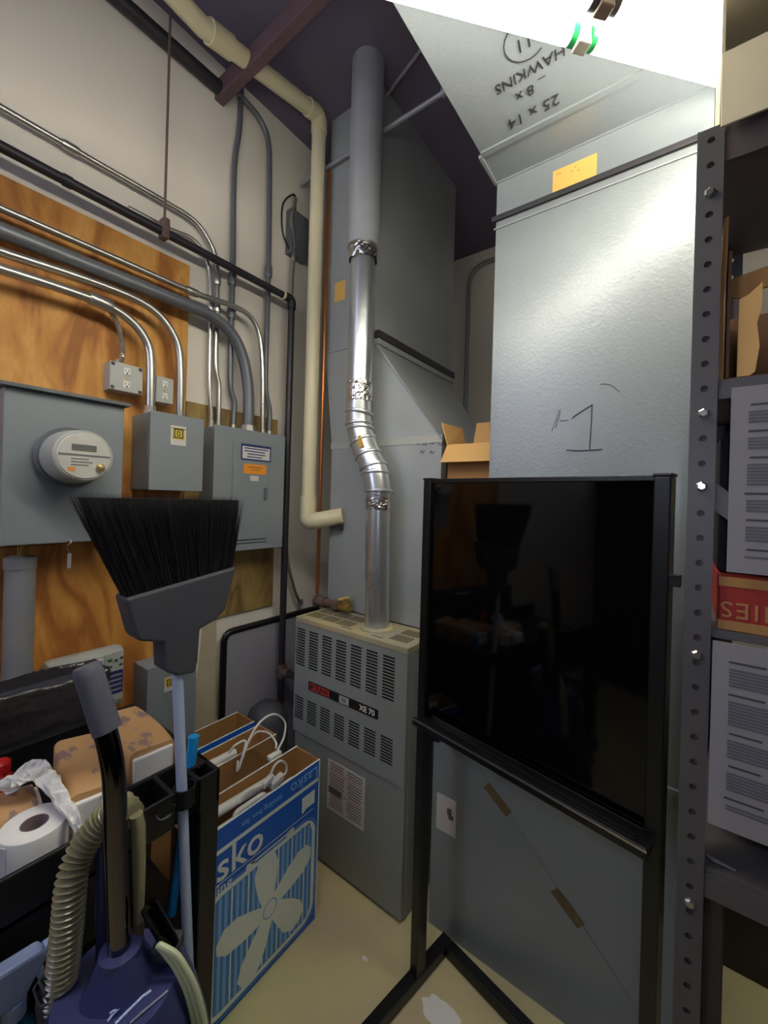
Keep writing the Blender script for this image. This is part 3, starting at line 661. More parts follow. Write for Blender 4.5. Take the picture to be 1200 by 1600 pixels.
# ------------------------------------------------------------------ return duct
RX0, RX1, RY = -0.565, 0.04, 1.378
ZO = 2.763
t = thing('return_duct', 'large galvanized return duct with yellow label and handwritten marks', 'duct', (-0.26, 1.7, 0))
obj('lower_box', G().box(-0.757, RY, 0.0, RX1, 1.95, 0.845).box(-0.757, RY + 0.06, 0.845, RX0 - 0.001, 1.95, 1.45), 'galv', t, bevel=0.002)
obj('vertical_duct', G().box(RX0, RY, 0.85, RX1, 1.95, ZO), 'galv', t, bevel=0.002)
g = G().box(RX0, -1.6, ZO + 0.002, RX1 + 0.0, 1.95, 3.3)
obj('overhead_duct', g, 'galv', t, bevel=0.002)
obj('flange_strip', G().box(RX0 + 0.004, 1.224, ZO - 0.004, RX1, 1.244, ZO + 0.002), 'galv', t)
obj('corner_bead', G().box(RX0 - 0.004, RY - 0.004, ZO - 0.004, RX1, RY + 0.004, ZO + 0.004), 'galv', t)
obj('end_rail', G().box(RX0 - 0.008, 1.236, ZO - 0.006, RX0 + 0.002, RY + 0.0, ZO + 0.004), 'galv', t)
obj('cross_cleat', G().box(RX0 - 0.012, RY - 0.012, 2.622, RX1, RY, 2.64), 'cleat', t, bevel=0.002, label='dark cross seam cleat')
obj('cross_seam', G().box(RX0 - 0.006, RY - 0.004, 2.596, RX1, RY, 2.60), 'galvd', t)
obj('lower_cleat', G().box(RX0, RY - 0.010, 0.838, RX1, RY, 0.856), 'galv', t, bevel=0.002)
yl = obj('yellow_label', G().box(-0.373, RY - 0.0015, 2.638, -0.243, RY, 2.716), 'yellow', t)
g = G()
for k, (x, z) in enumerate(((-0.305, 2.70), (-0.315, 2.69), (-0.295, 2.685), (-0.36, 2.70), (-0.352, 2.70))):
    g.quad((x, RY - 0.0022, z), (1, 0, 0), (0, 0, 1), 0.006, 0.003)
obj('printed_marks', g, 'kraft', yl)
# felt-pen number on the duct face
yy = RY - 0.0012
def pen(pts, n, r=0.0016, m_='ink', par=t):
    g = G()
    for p in pts: g.tube(spl([PY(u, v, yy) for u, v in p], 4), r, 5)
    return obj(n, g, m_, par)
pen([[(894, 653), (905, 645), (926, 632)], [(925, 632), (924, 660), (921, 702)], [(885, 703), (905, 704), (941, 702)]], 'pen_number')
pen([[(862, 674), (868, 658), (874, 640)], [(868, 669), (873, 652), (876, 640)], [(875, 657), (882, 657), (887, 656)], [(938, 600), (948, 600), (957, 603), (968, 612)]], 'pen_marks', 0.0008, 'cleat')
# handwriting on the underside of the overhead duct, reading from the other side
zz = ZO - 0.0006
for s, (u, v), sz in (('25 x 14', (834, 174), 0.048), ('_ 8 x', (830, 140), 0.040), ('HAWKINS', (827, 110), 0.040), ('11', (820, 66), 0.045)):
    c = PZ(u, v, zz); lettering('handwriting', s, c, (-1, 0.0, 0), (0, 1, 0), sz, 'cleat', t, shear=0.15)
g = G(); c = PZ(820, 64, zz)
g.tube([c + V((math.cos(a / 20 * 2 * math.pi) * 0.050, math.sin(a / 20 * 2 * math.pi) * 0.048, 0)) for a in range(3, 20)], 0.0014, 5)
obj('pen_circle', g, 'cleat', t)
# faint diagonal strip, mottled brown strips, tag on the lower box
yq = RY - 0.001
for (u0, v0, u1, v1) in ((760, 1226, 795, 1272), (866, 1390, 908, 1447)):
    a, b = PY(u0, v0, yq), PY(u1, v1, yq); d = (b - a); n = V((d.z, 0, -d.x)).normalized() * 0.015
    obj('brown_strip', G().prism([a + n, b + n, b - n, a - n], (0, -0.003, 0)), 'mottle', t, label='mottled brown strip')
a, b = PY(720, 1160, yq), PY(990, 1575, yq); d = b - a; n = V((d.z, 0, -d.x)).normalized() * 0.008
obj('diagonal_strip', G().prism([a + n, b + n, b - n, a - n], (0, -0.0015, 0)), 'galv', t)
tg = obj('paper_tag', G().box(-0.735, RY - 0.0015, 0.378, -0.654, RY, 0.513), 'label', t, label='off-white paper tag')
obj('tag_print', G().box(-0.69, RY - 0.0022, 0.45, -0.672, RY - 0.0015, 0.475).box(-0.684, RY - 0.0022, 0.436, -0.664, RY - 0.0015, 0.452), 'inkg', tg)

# ------------------------------------------------------------------ open carton on the return box
t = thing('open_carton', 'open cardboard box with raised flaps between the two ducts', 'cardboard box', (-0.70, 1.62, 1.451))
X0, X1, Y0, Y1, ZB, ZT = -0.80, -0.575, 1.50, 1.74, 1.451, 1.855
g = G().box(X0, Y0, ZB + 0.003, X1, Y0 + 0.005, ZT).box(X0, Y1 - 0.005, ZB + 0.003, X1, Y1, ZT).box(X0, Y0, ZB + 0.003, X0 + 0.005, Y1, ZT).box(X1 - 0.005, Y0, ZB + 0.003, X1, Y1, ZT).box(X0, Y0, ZB, X1, Y1, ZB + 0.004)
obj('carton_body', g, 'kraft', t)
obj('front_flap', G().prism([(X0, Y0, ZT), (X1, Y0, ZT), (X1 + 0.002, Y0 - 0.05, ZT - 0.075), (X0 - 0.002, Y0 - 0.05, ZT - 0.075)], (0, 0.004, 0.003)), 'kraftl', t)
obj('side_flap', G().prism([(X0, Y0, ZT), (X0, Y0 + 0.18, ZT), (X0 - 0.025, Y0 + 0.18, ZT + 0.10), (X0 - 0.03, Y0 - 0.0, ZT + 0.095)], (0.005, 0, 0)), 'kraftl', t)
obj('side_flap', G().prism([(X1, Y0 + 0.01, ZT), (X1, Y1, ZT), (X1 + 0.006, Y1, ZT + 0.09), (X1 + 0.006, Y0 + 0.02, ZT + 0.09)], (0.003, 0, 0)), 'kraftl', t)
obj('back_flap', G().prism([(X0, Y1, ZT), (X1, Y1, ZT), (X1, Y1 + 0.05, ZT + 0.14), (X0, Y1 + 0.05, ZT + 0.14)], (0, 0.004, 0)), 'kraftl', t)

# ------------------------------------------------------------------ fluorescent fixture under the overhead duct
ZTU = 2.62
J = V((-0.199, 0.922, ZTU)); dd = V((0.677, 0.736, 0)).normalized(); pp = V((0.736, -0.677, 0)).normalized()
t = thing('fluorescent_light', 'long lit fluorescent strip light hanging under the overhead duct', 'strip light', J + V((0, 0, 0.15)))
def along(s, q, z=0): return J + dd * s + pp * q + V((0, 0, z))
hd = obj('housing', G().obox(along(0, 0.034, 0.085), dd * 1.24, pp * 0.055, V((0, 0, 0.035))), 'fixture', t, bevel=0.006)
obj('reflector', G().obox(along(0, 0.06, 0.048), dd * 1.24, pp * 0.078, V((0, 0, 0.002))), 'fixture', t)
for q in (0.0, 0.066):
    for s in (1, -1):
        o = obj('lamp_tube', G().tube([along(s * 0.028, q), along(s * 1.215, q)], 0.0195, 18), 'tube', t, smooth=True)
        obj('tube_cap', G().tube([along(s * 0.016, q), along(s * 0.030, q)], 0.0200, 18), 'capgreen' if q == 0 else 'chargrey', o, smooth=True)
        obj('tube_cap', G().tube([along(s * 1.213, q), along(s * 1.226, q)], 0.0200, 18), 'chargrey', o, smooth=True)
    obj('lamp_holder', G().obox(along(0, q, 0.015), dd * 0.0155, pp * 0.014, V((0, 0, 0.04))), 'fixture' if q == 0 else 'brown', t, bevel=0.003)
for s in (1, -1):
    obj('end_plate', G().obox(along(s * 1.234, 0.034, 0.03), dd * 0.006, pp * 0.055, V((0, 0, 0.05))), 'fixture', t)
for s in (0.95, -0.95):
    q = along(s, 0.034, 0.12); zt = ZO if RX0 < q.x < RX1 else CZ
    obj('hanger_wire', G().tube([q, V((q.x, q.y, zt))], 0.0025, 6), 'cond', t)
# ------------------------------------------------------------------ black sign board on a steel stand
th = math.radians(10.5); SU = V((math.cos(th), -math.sin(th), 0)); SN = V((math.sin(th), math.cos(th), 0)); SP = V((-0.691, 1.184, 0))
def sp(u, n, z): return SP + SU * u + SN * n + V((0, 0, z))
def sbox(g, u0, n0, z0, u1, n1, z1):
    return g.hexa([sp(u0, n0, z0), sp(u1, n0, z0), sp(u1, n1, z0), sp(u0, n1, z0), sp(u0, n0, z1), sp(u1, n0, z1), sp(u1, n1, z1), sp(u0, n1, z1)])
SWD = 0.665
t = thing('board_stand', 'glossy black marker board on a black steel stand in front of the return duct', 'sign stand', sp(SWD / 2, 0, 0))
obj('left_foot', sbox(G(), -0.02, -0.30, 0.003, 0.02, 0.17, 0.038), 'blackm', t, bevel=0.003)
obj('right_foot', sbox(G(), SWD - 0.02, -0.22, 0.003, SWD + 0.02, 0.17, 0.038), 'blackm', t, bevel=0.003)
obj('rear_crossbar', sbox(G(), 0.02, 0.132, 0.003, SWD - 0.02, 0.17, 0.038), 'blackm', t, bevel=0.003)
for u in (0, SWD):
    obj('post', sbox(G(), u - 0.016, -0.016, 0.036, u + 0.016, 0.03, 1.693), 'blackm', t, bevel=0.003)
    obj('post_cap', sbox(G(), u - 0.018, -0.018, 1.693, u + 0.018, 0.032, 1.70), 'black', t, bevel=0.002)
bd = obj('board', sbox(G(), 0.016, -0.004, 0.918, SWD - 0.016, 0.014, 1.688), 'glossblack', t, bevel=0.001)
obj('top_rail', sbox(G(), 0.0, -0.012, 1.683, SWD, 0.02, 1.697), 'blackm', t, bevel=0.002)
tray = obj('tray', sbox(G(), 0.0, -0.05, 0.890, SWD, 0.02, 0.902), 'blackm', t, bevel=0.002)
obj('tray_lip', sbox(G(), 0.0, -0.056, 0.890, SWD, -0.048, 0.915), 'blackm', tray, bevel=0.002)
obj('tray_groove', sbox(sbox(G(), 0.02, -0.036, 0.902, SWD - 0.03, -0.032, 0.908), 0.02, -0.022, 0.902, SWD - 0.03, -0.018, 0.908), 'black', tray)
obj('tray_edge', sbox(G(), 0.0, -0.0575, 0.908, SWD, -0.0555, 0.912), 'cond', tray, label='thin bright edge')  # bright metal line along the tray lip
obj('corner_bracket', G().prism([sp(0.016, -0.004, 0.868), sp(0.085, -0.004, 0.868), sp(0.07, -0.004, 0.842), sp(0.045, -0.004, 0.836), sp(0.016, -0.004, 0.848)], SN * 0.02), 'blackm', t)
obj('bottom_rail', sbox(G(), 0.0, -0.012, 0.866, SWD, 0.025, 0.892), 'blackm', t, bevel=0.002)
obj('clip', sbox(sbox(G(), SWD + 0.016, -0.012, 1.46, SWD + 0.036, 0.0, 1.485), SWD + 0.0, -0.014, 1.48, SWD + 0.036, -0.002, 1.486), 'black', t, bevel=0.001)

# ------------------------------------------------------------------ steel shelving on the right
PYF = 0.80; SX0, SX1, SDY = 0.004, 0.90, 0.42
t = thing('steel_shelving', 'steel shelving unit with punched corner post beside the return duct', 'shelving', (0.45, PYF + 0.2, 0))
ZTOP = PY(1100, 205, PYF).z
def punched(x0, x1, y, z0, z1, pitch):
    g = G(); n = int((z1 - z0) / pitch); w_ = x1 - x0; hx = x0 + w_ * 0.5
    for k in range(n):
        zc = z1 - pitch * (k + 0.5)
        out = [(x0, zc - pitch / 2), (hx, zc - pitch / 2), (x1, zc - pitch / 2), (x1, zc), (x1, zc + pitch / 2), (hx, zc + pitch / 2), (x0, zc + pitch / 2), (x0, zc)]
        inn = [(hx + math.cos(a) * 0.0052, zc + math.sin(a) * 0.0052) for a in [math.radians(225 + 45 * i) for i in range(8)]]
        for i in range(8):
            j = (i + 1) % 8
            g.face([(out[i][0], y, out[i][1]), (out[j][0], y, out[j][1]), (inn[j][0], y, inn[j][1]), (inn[i][0], y, inn[i][1])])
    bmesh.ops.remove_doubles(g.b, verts=g.b.verts, dist=1e-5)
    return g
for nm, x0, x1, y, ys in (('front', SX0, SX0 + 0.0325, PYF, 1), ('front', SX1 - 0.04, SX1, PYF, 1), ('rear', SX0 + 0.05, SX0 + 0.09, PYF + SDY, -1), ('rear', SX1 - 0.04, SX1, PYF + SDY, -1)):
    po = obj('corner_post', punched(x0, x1, y, 0.0, ZTOP, 0.0388), 'shelf', t, solid=0.002)
    xs_ = x0 if x0 < 0.4 else x1
    obj('dark_backing', G().box(x0 + 0.004, y + ys * 0.006, 0.004, x1 - 0.004, y + ys * 0.010, ZTOP - 0.10), 'shelfd', po)  # dark strip added behind the punched holes so they read dark
    obj('side_flange', G().box(xs_ - 0.001, y, 0.0, xs_ + 0.001, y + ys * 0.038, ZTOP + 0.002), 'shelf', po)
hx = SX0 + 0.01625
for (u, v) in ((1108, 303), (1102, 646), (1099, 760), (1087, 1022), (1076, 1408)):
    c = PY(u, v, PYF); g = G().lathe([(0.0075, 0), (0.0075, 0.004), (0.005, 0.006)], (hx, PYF - 0.001, c.z), (0, -1, 0), 6)
    obj('bolt', g, 'cond', t)
SH = [('shelfd', PY(1140, 248, PYF).z, 0.055), ('shelf', PY(1135, 622, PYF).z, 0.03), ('shelf', PY(1120, 997, PYF).z, 0.012), ('shelf', PY(1120, 1412, PYF).z, 0.045)]
for m_, z, h in SH:
    s_ = obj('shelf_board', G().box(SX0 + 0.003, PYF + 0.004, z + h - 0.008, SX1, PYF + SDY - 0.002, z + h), m_, t)
    obj('front_beam', G().box(SX0 + 0.0335, PYF + 0.002, z, SX1 - 0.04, PYF + 0.005, z + h - 0.008), m_, s_)
a, b = PY(1092, 742, PYF), PY(1200, 845, PYF)
a = V((hx, PYF + 0.006, PY(1100, 760, PYF).z)); d_ = V((0.36, 0, -0.324)); n_ = V((0.27, 0, 0.30)).normalized() * 0.016
obj('diagonal_brace', G().prism([a + n_, a + d_ + n_, a + d_ - n_, a - n_], (0, 0.002, 0)), 'shelf', t)

def zt(i): return SH[i][1] + SH[i][2]
# cartons on the shelves
def carton(label, x0, y0, z0, x1, y1, z1, m_, nm='carton'):
    t = thing(nm, label, 'box', ((x0 + x1) / 2, (y0 + y1) / 2, z0))
    obj('body', G().box(x0, y0, z0, x1, y1, z1), m_, t, bevel=0.003)
    return t
z = zt(0) + 0.001
t = thing('flap_carton', 'cream carton on the top shelf with its front flap hanging open', 'box', (0.25, 0.95, z))
x0 = PY(1127, 150, PYF - 0.01).x
g = G().box(x0, 0.81, z, 0.55, 0.815, z + 0.10).box(x0, 0.81, z, x0 + 0.004, 1.02, z + 0.42).box(0.546, 0.81, z, 0.55, 1.02, z + 0.42).box(x0, 1.016, z, 0.55, 1.02, z + 0.42).box(x0, 0.81, z, 0.55, 1.02, z + 0.004).box(x0, 0.81, z + 0.24, 0.55, 0.815, z + 0.42)
obj('body', g, 'cream', t)
obj('front_flap', G().prism([(x0, 0.808, z + 0.12), (0.55, 0.808, z + 0.12), (0.55, 0.785, z - 0.012), (x0, 0.785, z - 0.012)], (0, 0.004, 0)), 'cream', t, bevel=0.001)
z = zt(1) + 0.001
t = thing('open_carton', 'torn open cardboard box with tall flaps on the shelf above the upper paper', 'box', (0.2, 0.95, z))
X0, X1, Y0, Y1 = 0.046, 0.30, 0.815, 1.12
ztp = z + 0.20
g = G().box(X0, Y0, z, X1, Y1, z + 0.003).box(X0, Y1 - 0.004, z, X1, Y1, ztp).box(X0, Y0, z, X0 + 0.004, Y1, ztp).box(X1 - 0.004, Y0, z, X1, Y1, ztp)
obj('body', g, 'kraftd', t)  # darker cardboard carries the shade inside the box
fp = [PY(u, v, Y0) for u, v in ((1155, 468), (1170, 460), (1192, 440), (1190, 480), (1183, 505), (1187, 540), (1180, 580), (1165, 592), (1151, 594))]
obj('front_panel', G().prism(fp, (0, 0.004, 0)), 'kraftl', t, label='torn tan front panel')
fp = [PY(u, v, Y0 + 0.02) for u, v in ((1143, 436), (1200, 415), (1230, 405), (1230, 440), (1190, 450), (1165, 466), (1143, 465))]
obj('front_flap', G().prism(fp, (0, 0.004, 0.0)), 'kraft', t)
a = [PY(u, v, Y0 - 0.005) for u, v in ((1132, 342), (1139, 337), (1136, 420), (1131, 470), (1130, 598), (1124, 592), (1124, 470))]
obj('side_flap', G().prism(a, (0.0, 0.05, 0.0)), 'kraft', t, label='tan side flap coloured as lit')
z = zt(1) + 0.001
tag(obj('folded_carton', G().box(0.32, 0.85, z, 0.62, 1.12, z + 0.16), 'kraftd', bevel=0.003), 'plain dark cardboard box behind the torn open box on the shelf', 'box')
z = zt(2) + 0.001
zr1 = PY(1140, 902, PYF + 0.01).z
t = carton('red and gold carton on the shelf between the two papers', 0.046, PYF + 0.012, z, 0.5, 1.12, zr1, 'redc')
obj('gold_band', G().box(0.045, PYF + 0.0105, zr1 - 0.014, 0.501, PYF + 0.012, zr1), 'kraft', t)
obj('gold_band', G().box(0.045, PYF + 0.0105, z, 0.501, PYF + 0.012, z + 0.014), 'kraft', t)
c = PY(1165, 955, PYF + 0.010)
lettering('lettering', 'NIES', (c.x + 0.008, PYF + 0.0105, c.z), (-1, 0, 0), (0, 0, -1), 0.034, 'kraft', t, spacing=1.15)
tag(obj('gap_filler', G().box(0.045, PYF + 0.06, zr1 + 0.002, 0.5, 1.12, SH[1][1] - 0.05), 'dark', bevel=0.003), 'added dark block filling the black gap above the red carton behind the upper paper', 'box')  # dark block added in place of the black gap on this shelf
# bottom shelf: dark sacks with a paper corner
z = zt(3) + 0.001
t = thing('dark_sack', 'dark sack lying on the lowest shelf below the lower paper', 'sack', (0.28, 1.0, z))
g = G(); rs = []
for k in range(13):
    x = 0.05 + 0.5 * k / 12; s = math.sin(math.pi * (k + 0.6) / 13.2) ** 0.35
    rs.append([V((x, 0.97 + math.cos(a) * 0.15 * s, z + 0.075 + math.sin(a) * 0.074 * s * (1 + 0.06 * math.sin(k * 2.1)))) for a in [i * 2 * math.pi / 20 for i in range(20)]])
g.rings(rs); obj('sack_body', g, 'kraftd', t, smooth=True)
fp = [PY(u, v, PYF + 0.02) for u, v in ((1104, 1336), (1150, 1364), (1112, 1360))]
for q in fp: q.z = max(q.z, z + 0.001)
obj('paper_corner', G().prism(fp, (0, 0.004, 0)), 'paper', t)
# hanging papers
def notice(label, tl, bl, seed):
    rnd = random.Random(seed)
    a, b = PY(*tl, PYF - 0.006), PY(*bl, PYF - 0.006); x0 = (a.x + b.x) / 2; z1, z0 = a.z, b.z; W_ = 0.216
    t = thing('notice', label, 'paper', (x0 + W_ / 2, PYF - 0.006, z0))
    obj('sheet', G().box(x0, PYF - 0.0065, z0, x0 + W_, PYF - 0.0055, z1), 'paper', t)
    g = G(); zc = z1 - 0.028; y = PYF - 0.0069
    while zc > z0 + 0.03:
        g.mi = 1; g.quad((x0 + 0.02 + 0.02, y, zc), (1, 0, 0), (0, 0, 1), 0.035 + rnd.random() * 0.01, 0.003); g.mi = 0
        zc -= 0.011
        for k in range(rnd.randint(4, 8)):
            ln = 0.17 * (0.8 + 0.2 * rnd.random()) * (0.6 if rnd.random() < 0.2 else 1)
            g.quad((x0 + 0.02 + ln / 2, y, zc), (1, 0, 0), (0, 0, 1), ln, 0.0034); zc -= 0.0047
            if zc < z0 + 0.03: break
        zc -= 0.009
    obj('printed_text', g, ['inkg', 'ink'], t)
notice('printed notice hanging from the shelf above the red carton', (1143, 606), (1135, 893), 1)
notice('printed notice hanging from the shelf edge below the red carton', (1114, 1000), (1105, 1285), 5)
# dark block added to fill the shadowed zone on the floor beyond the shelving
tag(obj('floor_filler', G().box(0.06, 1.90, 0.0, 0.8, 2.4, 0.6), 'under', bevel=0.004), 'added dark box filling the shadowed zone on the floor behind the shelving', 'box')
# ------------------------------------------------------------------ tall narrow fan cartons
FBY0, FBY1, FBH = 0.625, 1.123, 0.612
def fan_carton(label, x0, x1, front, zt_, fan=False):
    t = thing('fan_carton', label, 'carton', ((x0 + x1) / 2, (FBY0 + FBY1) / 2, 0), 'narrow fan cartons on the floor')
    k = 0.005
    obj('back_panel', G().box(x0, FBY0, 0.002, x0 + k, FBY1, zt_), 'kraft', t)
    fp = obj('front_panel', G().box(x1 - k, FBY0, 0.002, x1, FBY1, zt_), front, t)
    obj('end_panel', G().box(x0 + k, FBY1 - k, 0.002, x1 - k, FBY1, zt_), 'kraft', t)
    obj('end_panel', G().box(x0 + k, FBY0, 0.002, x1 - k, FBY0 + k, zt_), 'kraft', t)
    obj('bottom', G().box(x0 + k, FBY0 + k, 0.002, x1 - k, FBY1 - k, 0.008), 'kraft', t)
    obj('liner_edge', G().box(x1 - k, FBY0, zt_, x1 + 0.0004, FBY1, zt_ + 0.0015), 'printw', t)
    obj('liner_edge', G().box(x0, FBY0, zt_, x0 + k, FBY1, zt_ + 0.0015), 'printw', t)
    return t, fp
XA = -1.110
tA, fpA = fan_carton('foremost fan carton with blue front showing a white fan picture', -1.245, XA, 'blue', FBH)
tB, _ = fan_carton('open brown fan carton in the middle of the row, white cord over its edge', -1.49, -1.372, 'kraft', 0.612)
tC, fpC = fan_carton('rearmost open fan carton with a blue printed edge', -1.655, -1.525, 'blue', 0.612)
obj('blue_back', G().box(-1.2455, FBY0 + 0.01, 0.30, -1.245, FBY1 - 0.002, FBH - 0.004), 'blue', tA)
xp = XA + 0.0008
def fpt(u, v): return PX(u, v, XA)
def art(name, polys, m_, dx=0.0008, par=fpA):
    g = G()
    for p in polys: g.face([(XA + dx, q[0], q[1]) for q in p])
    return obj(name, g, m_, par)
def rr(y0, z0, y1, z1, r, n=6):
    o = []
    for cy, cz, a0 in ((y1 - r, z1 - r, 0), (y0 + r, z1 - r, 90), (y0 + r, z0 + r, 180), (y1 - r, z0 + r, 270)):
        for k in range(n + 1):
            a = math.radians(a0 + 90 * k / n); o.append((cy + math.cos(a) * r, cz + math.sin(a) * r))
    return o
def ring(y0, z0, y1, z1, r, w_):
    a = rr(y0, z0, y1, z1, r); b = rr(y0 + w_, z0 + w_, y1 - w_, z1 - w_, max(0.004, r - w_)); n = len(a)
    return [[a[i], a[(i + 1) % n], b[(i + 1) % n], b[i]] for i in range(n)]
# layout on the front: fan picture z 0.03..0.40, white stripe, name above, upside-down name on the top edge
GY0, GY1, GZ0, GZ1 = 0.66, 1.105, 0.025, 0.415
art('edge_line', [[(FBY1 - 0.006, 0.004), (FBY1, 0.004), (FBY1, FBH), (FBY1 - 0.006, FBH)]], 'printw')
art('white_stripe', [[(FBY0, 0.535), (FBY1, 0.535), (FBY1, 0.549), (FBY0, 0.549)]], 'printw')
art('thin_line', [[(FBY0, 0.440), (FBY1 - 0.03, 0.440), (FBY1 - 0.03, 0.443), (FBY0, 0.443)]], 'printw')
art('grille_field', [rr(GY0, GZ0, GY1, GZ1, 0.06)], 'bluem', 0.0006)
art('grille_border', ring(GY0, GZ0, GY1, GZ1, 0.06, 0.016), 'printw', 0.0009)
art('grille_outline', ring(GY0 - 0.012, GZ0 - 0.010, GY1 + 0.008, GZ1 + 0.008, 0.066, 0.003), 'bluel', 0.0008)
art('foot_shapes', [rr(0.80, 0.412, 0.835, 0.432, 0.008), rr(0.965, 0.412, 1.0, 0.432, 0.008), [(0.82, 0.422), (0.98, 0.422), (0.98, 0.428), (0.82, 0.428)]], 'printw', 0.001)
bars = []; thin = []
n = 20
for k in range(n):
    y = GY0 + 0.022 + (GY1 - GY0 - 0.044) * (k + 0.5) / n
    (bars if k % 3 else thin).append([(y - 0.0055, GZ0 + 0.018), (y + 0.0055, GZ0 + 0.018), (y + 0.0055, GZ1 - 0.018), (y - 0.0055, GZ1 - 0.018)] if k % 3 else [(y - 0.003, GZ0 + 0.018), (y + 0.003, GZ0 + 0.018), (y + 0.003, GZ1 - 0.018), (y - 0.003, GZ1 - 0.018)])
art('grille_bars', bars, 'bluel', 0.0009); art('grille_wires', thin, 'printw', 0.001)
c = ((GY0 + GY1) / 2 + 0.018, (GZ0 + GZ1) / 2 - 0.005)
bl = []
for k in range(5):
    a = math.radians(100 + 72 * k); p = []
    prof = [(0.03, -0.018), (0.07, -0.030), (0.12, -0.042), (0.16, -0.036), (0.178, -0.010), (0.172, 0.014), (0.14, 0.030), (0.09, 0.030), (0.03, 0.022)]
    for r, s in [(r_ * 1.14, s_ * 1.3) for r_, s_ in prof]: p.append((c[0] + math.cos(a) * r - math.sin(a) * s, c[1] + math.sin(a) * r + math.cos(a) * s))
    bl.append(p)
art('fan_blades', bl, 'printw', 0.0013)
art('fan_hub', [[(c[0] + math.cos(i / 24 * 6.2832) * 0.048, c[1] + math.sin(i / 24 * 6.2832) * 0.048) for i in range(24)]], 'printw', 0.0015)
art('hub_ring', [[(c[0] + math.cos(i / 24 * 6.2832) * 0.03, c[1] + math.sin(i / 24 * 6.2832) * 0.03), (c[0] + math.cos((i + 1) / 24 * 6.2832) * 0.03, c[1] + math.sin((i + 1) / 24 * 6.2832) * 0.03), (c[0] + math.cos((i + 1) / 24 * 6.2832) * 0.026, c[1] + math.sin((i + 1) / 24 * 6.2832) * 0.026), (c[0] + math.cos(i / 24 * 6.2832) * 0.026, c[1] + math.sin(i / 24 * 6.2832) * 0.026)] for i in range(24)], 'bluel', 0.0017)
art('white_tag', [[(1.035, 0.455), (1.045, 0.455), (1.055, 0.462), (1.098, 0.462), (1.098, 0.512), (1.035, 0.512)]], 'printw', 0.001)
lettering('lettering', 'Lasko', (XA + 0.001, 0.725, 0.487), (0, 1, 0), (0, 0, 1), 0.122, 'printw', fpA, bold=0.0012)
lettering('lettering', 'cooling', (XA + 0.001, 0.685, 0.424), (0, 1, 0), (0, 0, 1), 0.045, 'printw', fpA)
lettering('lettering', 'Lasko', (XA + 0.001, 1.045, 0.577), (0, -1, 0), (0, 0, -1), 0.058, 'bluel', fpA, bold=0.0004)
lettering('lettering', 'cooling box fan', (XA + 0.001, 0.86, 0.575), (0, -1, 0), (0, 0, -1), 0.026, 'bluel', fpA)
g = G()
for k in range(3): g.box(-1.5245, FBY0 + 0.03, 0.57 + k * 0.012, -1.5242, FBY0 + 0.06, 0.575 + k * 0.012)
obj('printed_lines', g, 'printw', fpC)
# fans inside two of the cartons
def inner_fan(label, x0, x1):
    t = thing('box_fan', label, 'fan', ((x0 + x1) / 2, 0.845, 0.011))
    y0, y1, z0, z1 = 0.64, 1.105, 0.011, 0.555
    obj('frame', G().tube([(x, y, z) for (y, z) in rr(y0 + 0.02, z0 + 0.02, y1 - 0.02, z1 - 0.02, 0.05) for x in [(x0 + x1) / 2]] + [((x0 + x1) / 2, y1 - 0.02, z1 - 0.07)], 0.02, 10), 'white', t, smooth=True)
    obj('grille', G().box(x0 + 0.02, y0 + 0.03, z0 + 0.03, x0 + 0.024, y1 - 0.03, z1 - 0.03).box(x1 - 0.024, y0 + 0.03, z0 + 0.03, x1 - 0.02, y1 - 0.03, z1 - 0.03), 'lgrey', t)
    obj('handle', G().tube(bend([((x0 + x1) / 2, 0.80, z1 - 0.025), ((x0 + x1) / 2, 0.80, z1 + 0.012), ((x0 + x1) / 2, 0.92, z1 + 0.012), ((x0 + x1) / 2, 0.92, z1 - 0.025)], 0.02), 0.009, 8), 'white', t, smooth=True)
    obj('foot', G().tube([(x0 + 0.015, 0.67, z1 + 0.02), (x0 + 0.03, 0.98, z1 + 0.018)], 0.016, 10), 'white', t, smooth=True)
    return t
fA = inner_fan('white box fan packed inside the foremost blue carton', -1.239, -1.118)
fB = inner_fan('white box fan packed inside the brown middle carton', -1.484, -1.379)
def cord(label, pts, r=0.0042, loc=None):
    P_ = spl(pts, 8); t = thing('power_cord', label, 'power cord', P_[0])
    obj('cable', G().tube(P_, r, 8), 'white', t, smooth=True)
    return t, P_
def W(u, v, x): return PX(u, v, x)
t1, P_ = cord('white cord looping high above the gap between the cartons', [(-1.36, 0.93, 0.60), W(372, 1205, -1.30), W(385, 1165, -1.30), W(405, 1130, -1.30), W(428, 1116, -1.30), W(445, 1128, -1.30), W(444, 1150, -1.28), W(436, 1168, -1.26), (-1.255, 1.02, 0.62)])
obj('plug', G().obox(P_[-1], (0.012, 0.0, 0.0), (0.0, 0.028, 0.0), (0, 0, 0.009)), 'white', t1, bevel=0.004)
t1, P_ = cord('white cord with a low arch lying across the brown middle carton', [W(357, 1178, -1.375) + V((0.002, 0, 0.006)), W(368, 1164, -1.36), W(384, 1159, -1.35), W(375, 1195, -1.30), W(388, 1160, -1.30), W(402, 1144, -1.31), W(420, 1146, -1.30), W(431, 1160, -1.27), W(431, 1170, -1.255)])
t1, P_ = cord('white cord with a looped plug end rising out of the foremost carton', [W(374, 1255, -1.19), W(385, 1238, -1.19), W(400, 1231, -1.19), W(418, 1220, -1.18), W(428, 1198, -1.18), W(438, 1189, -1.18), W(447, 1195, -1.18), W(446, 1208, -1.18), W(432, 1220, -1.18)])
obj('plug', G().obox(P_[-1], (0.012, 0.0, 0.0), (0.0, 0.026, 0.006), (0, 0, 0.012)), 'white', t1, bevel=0.004)
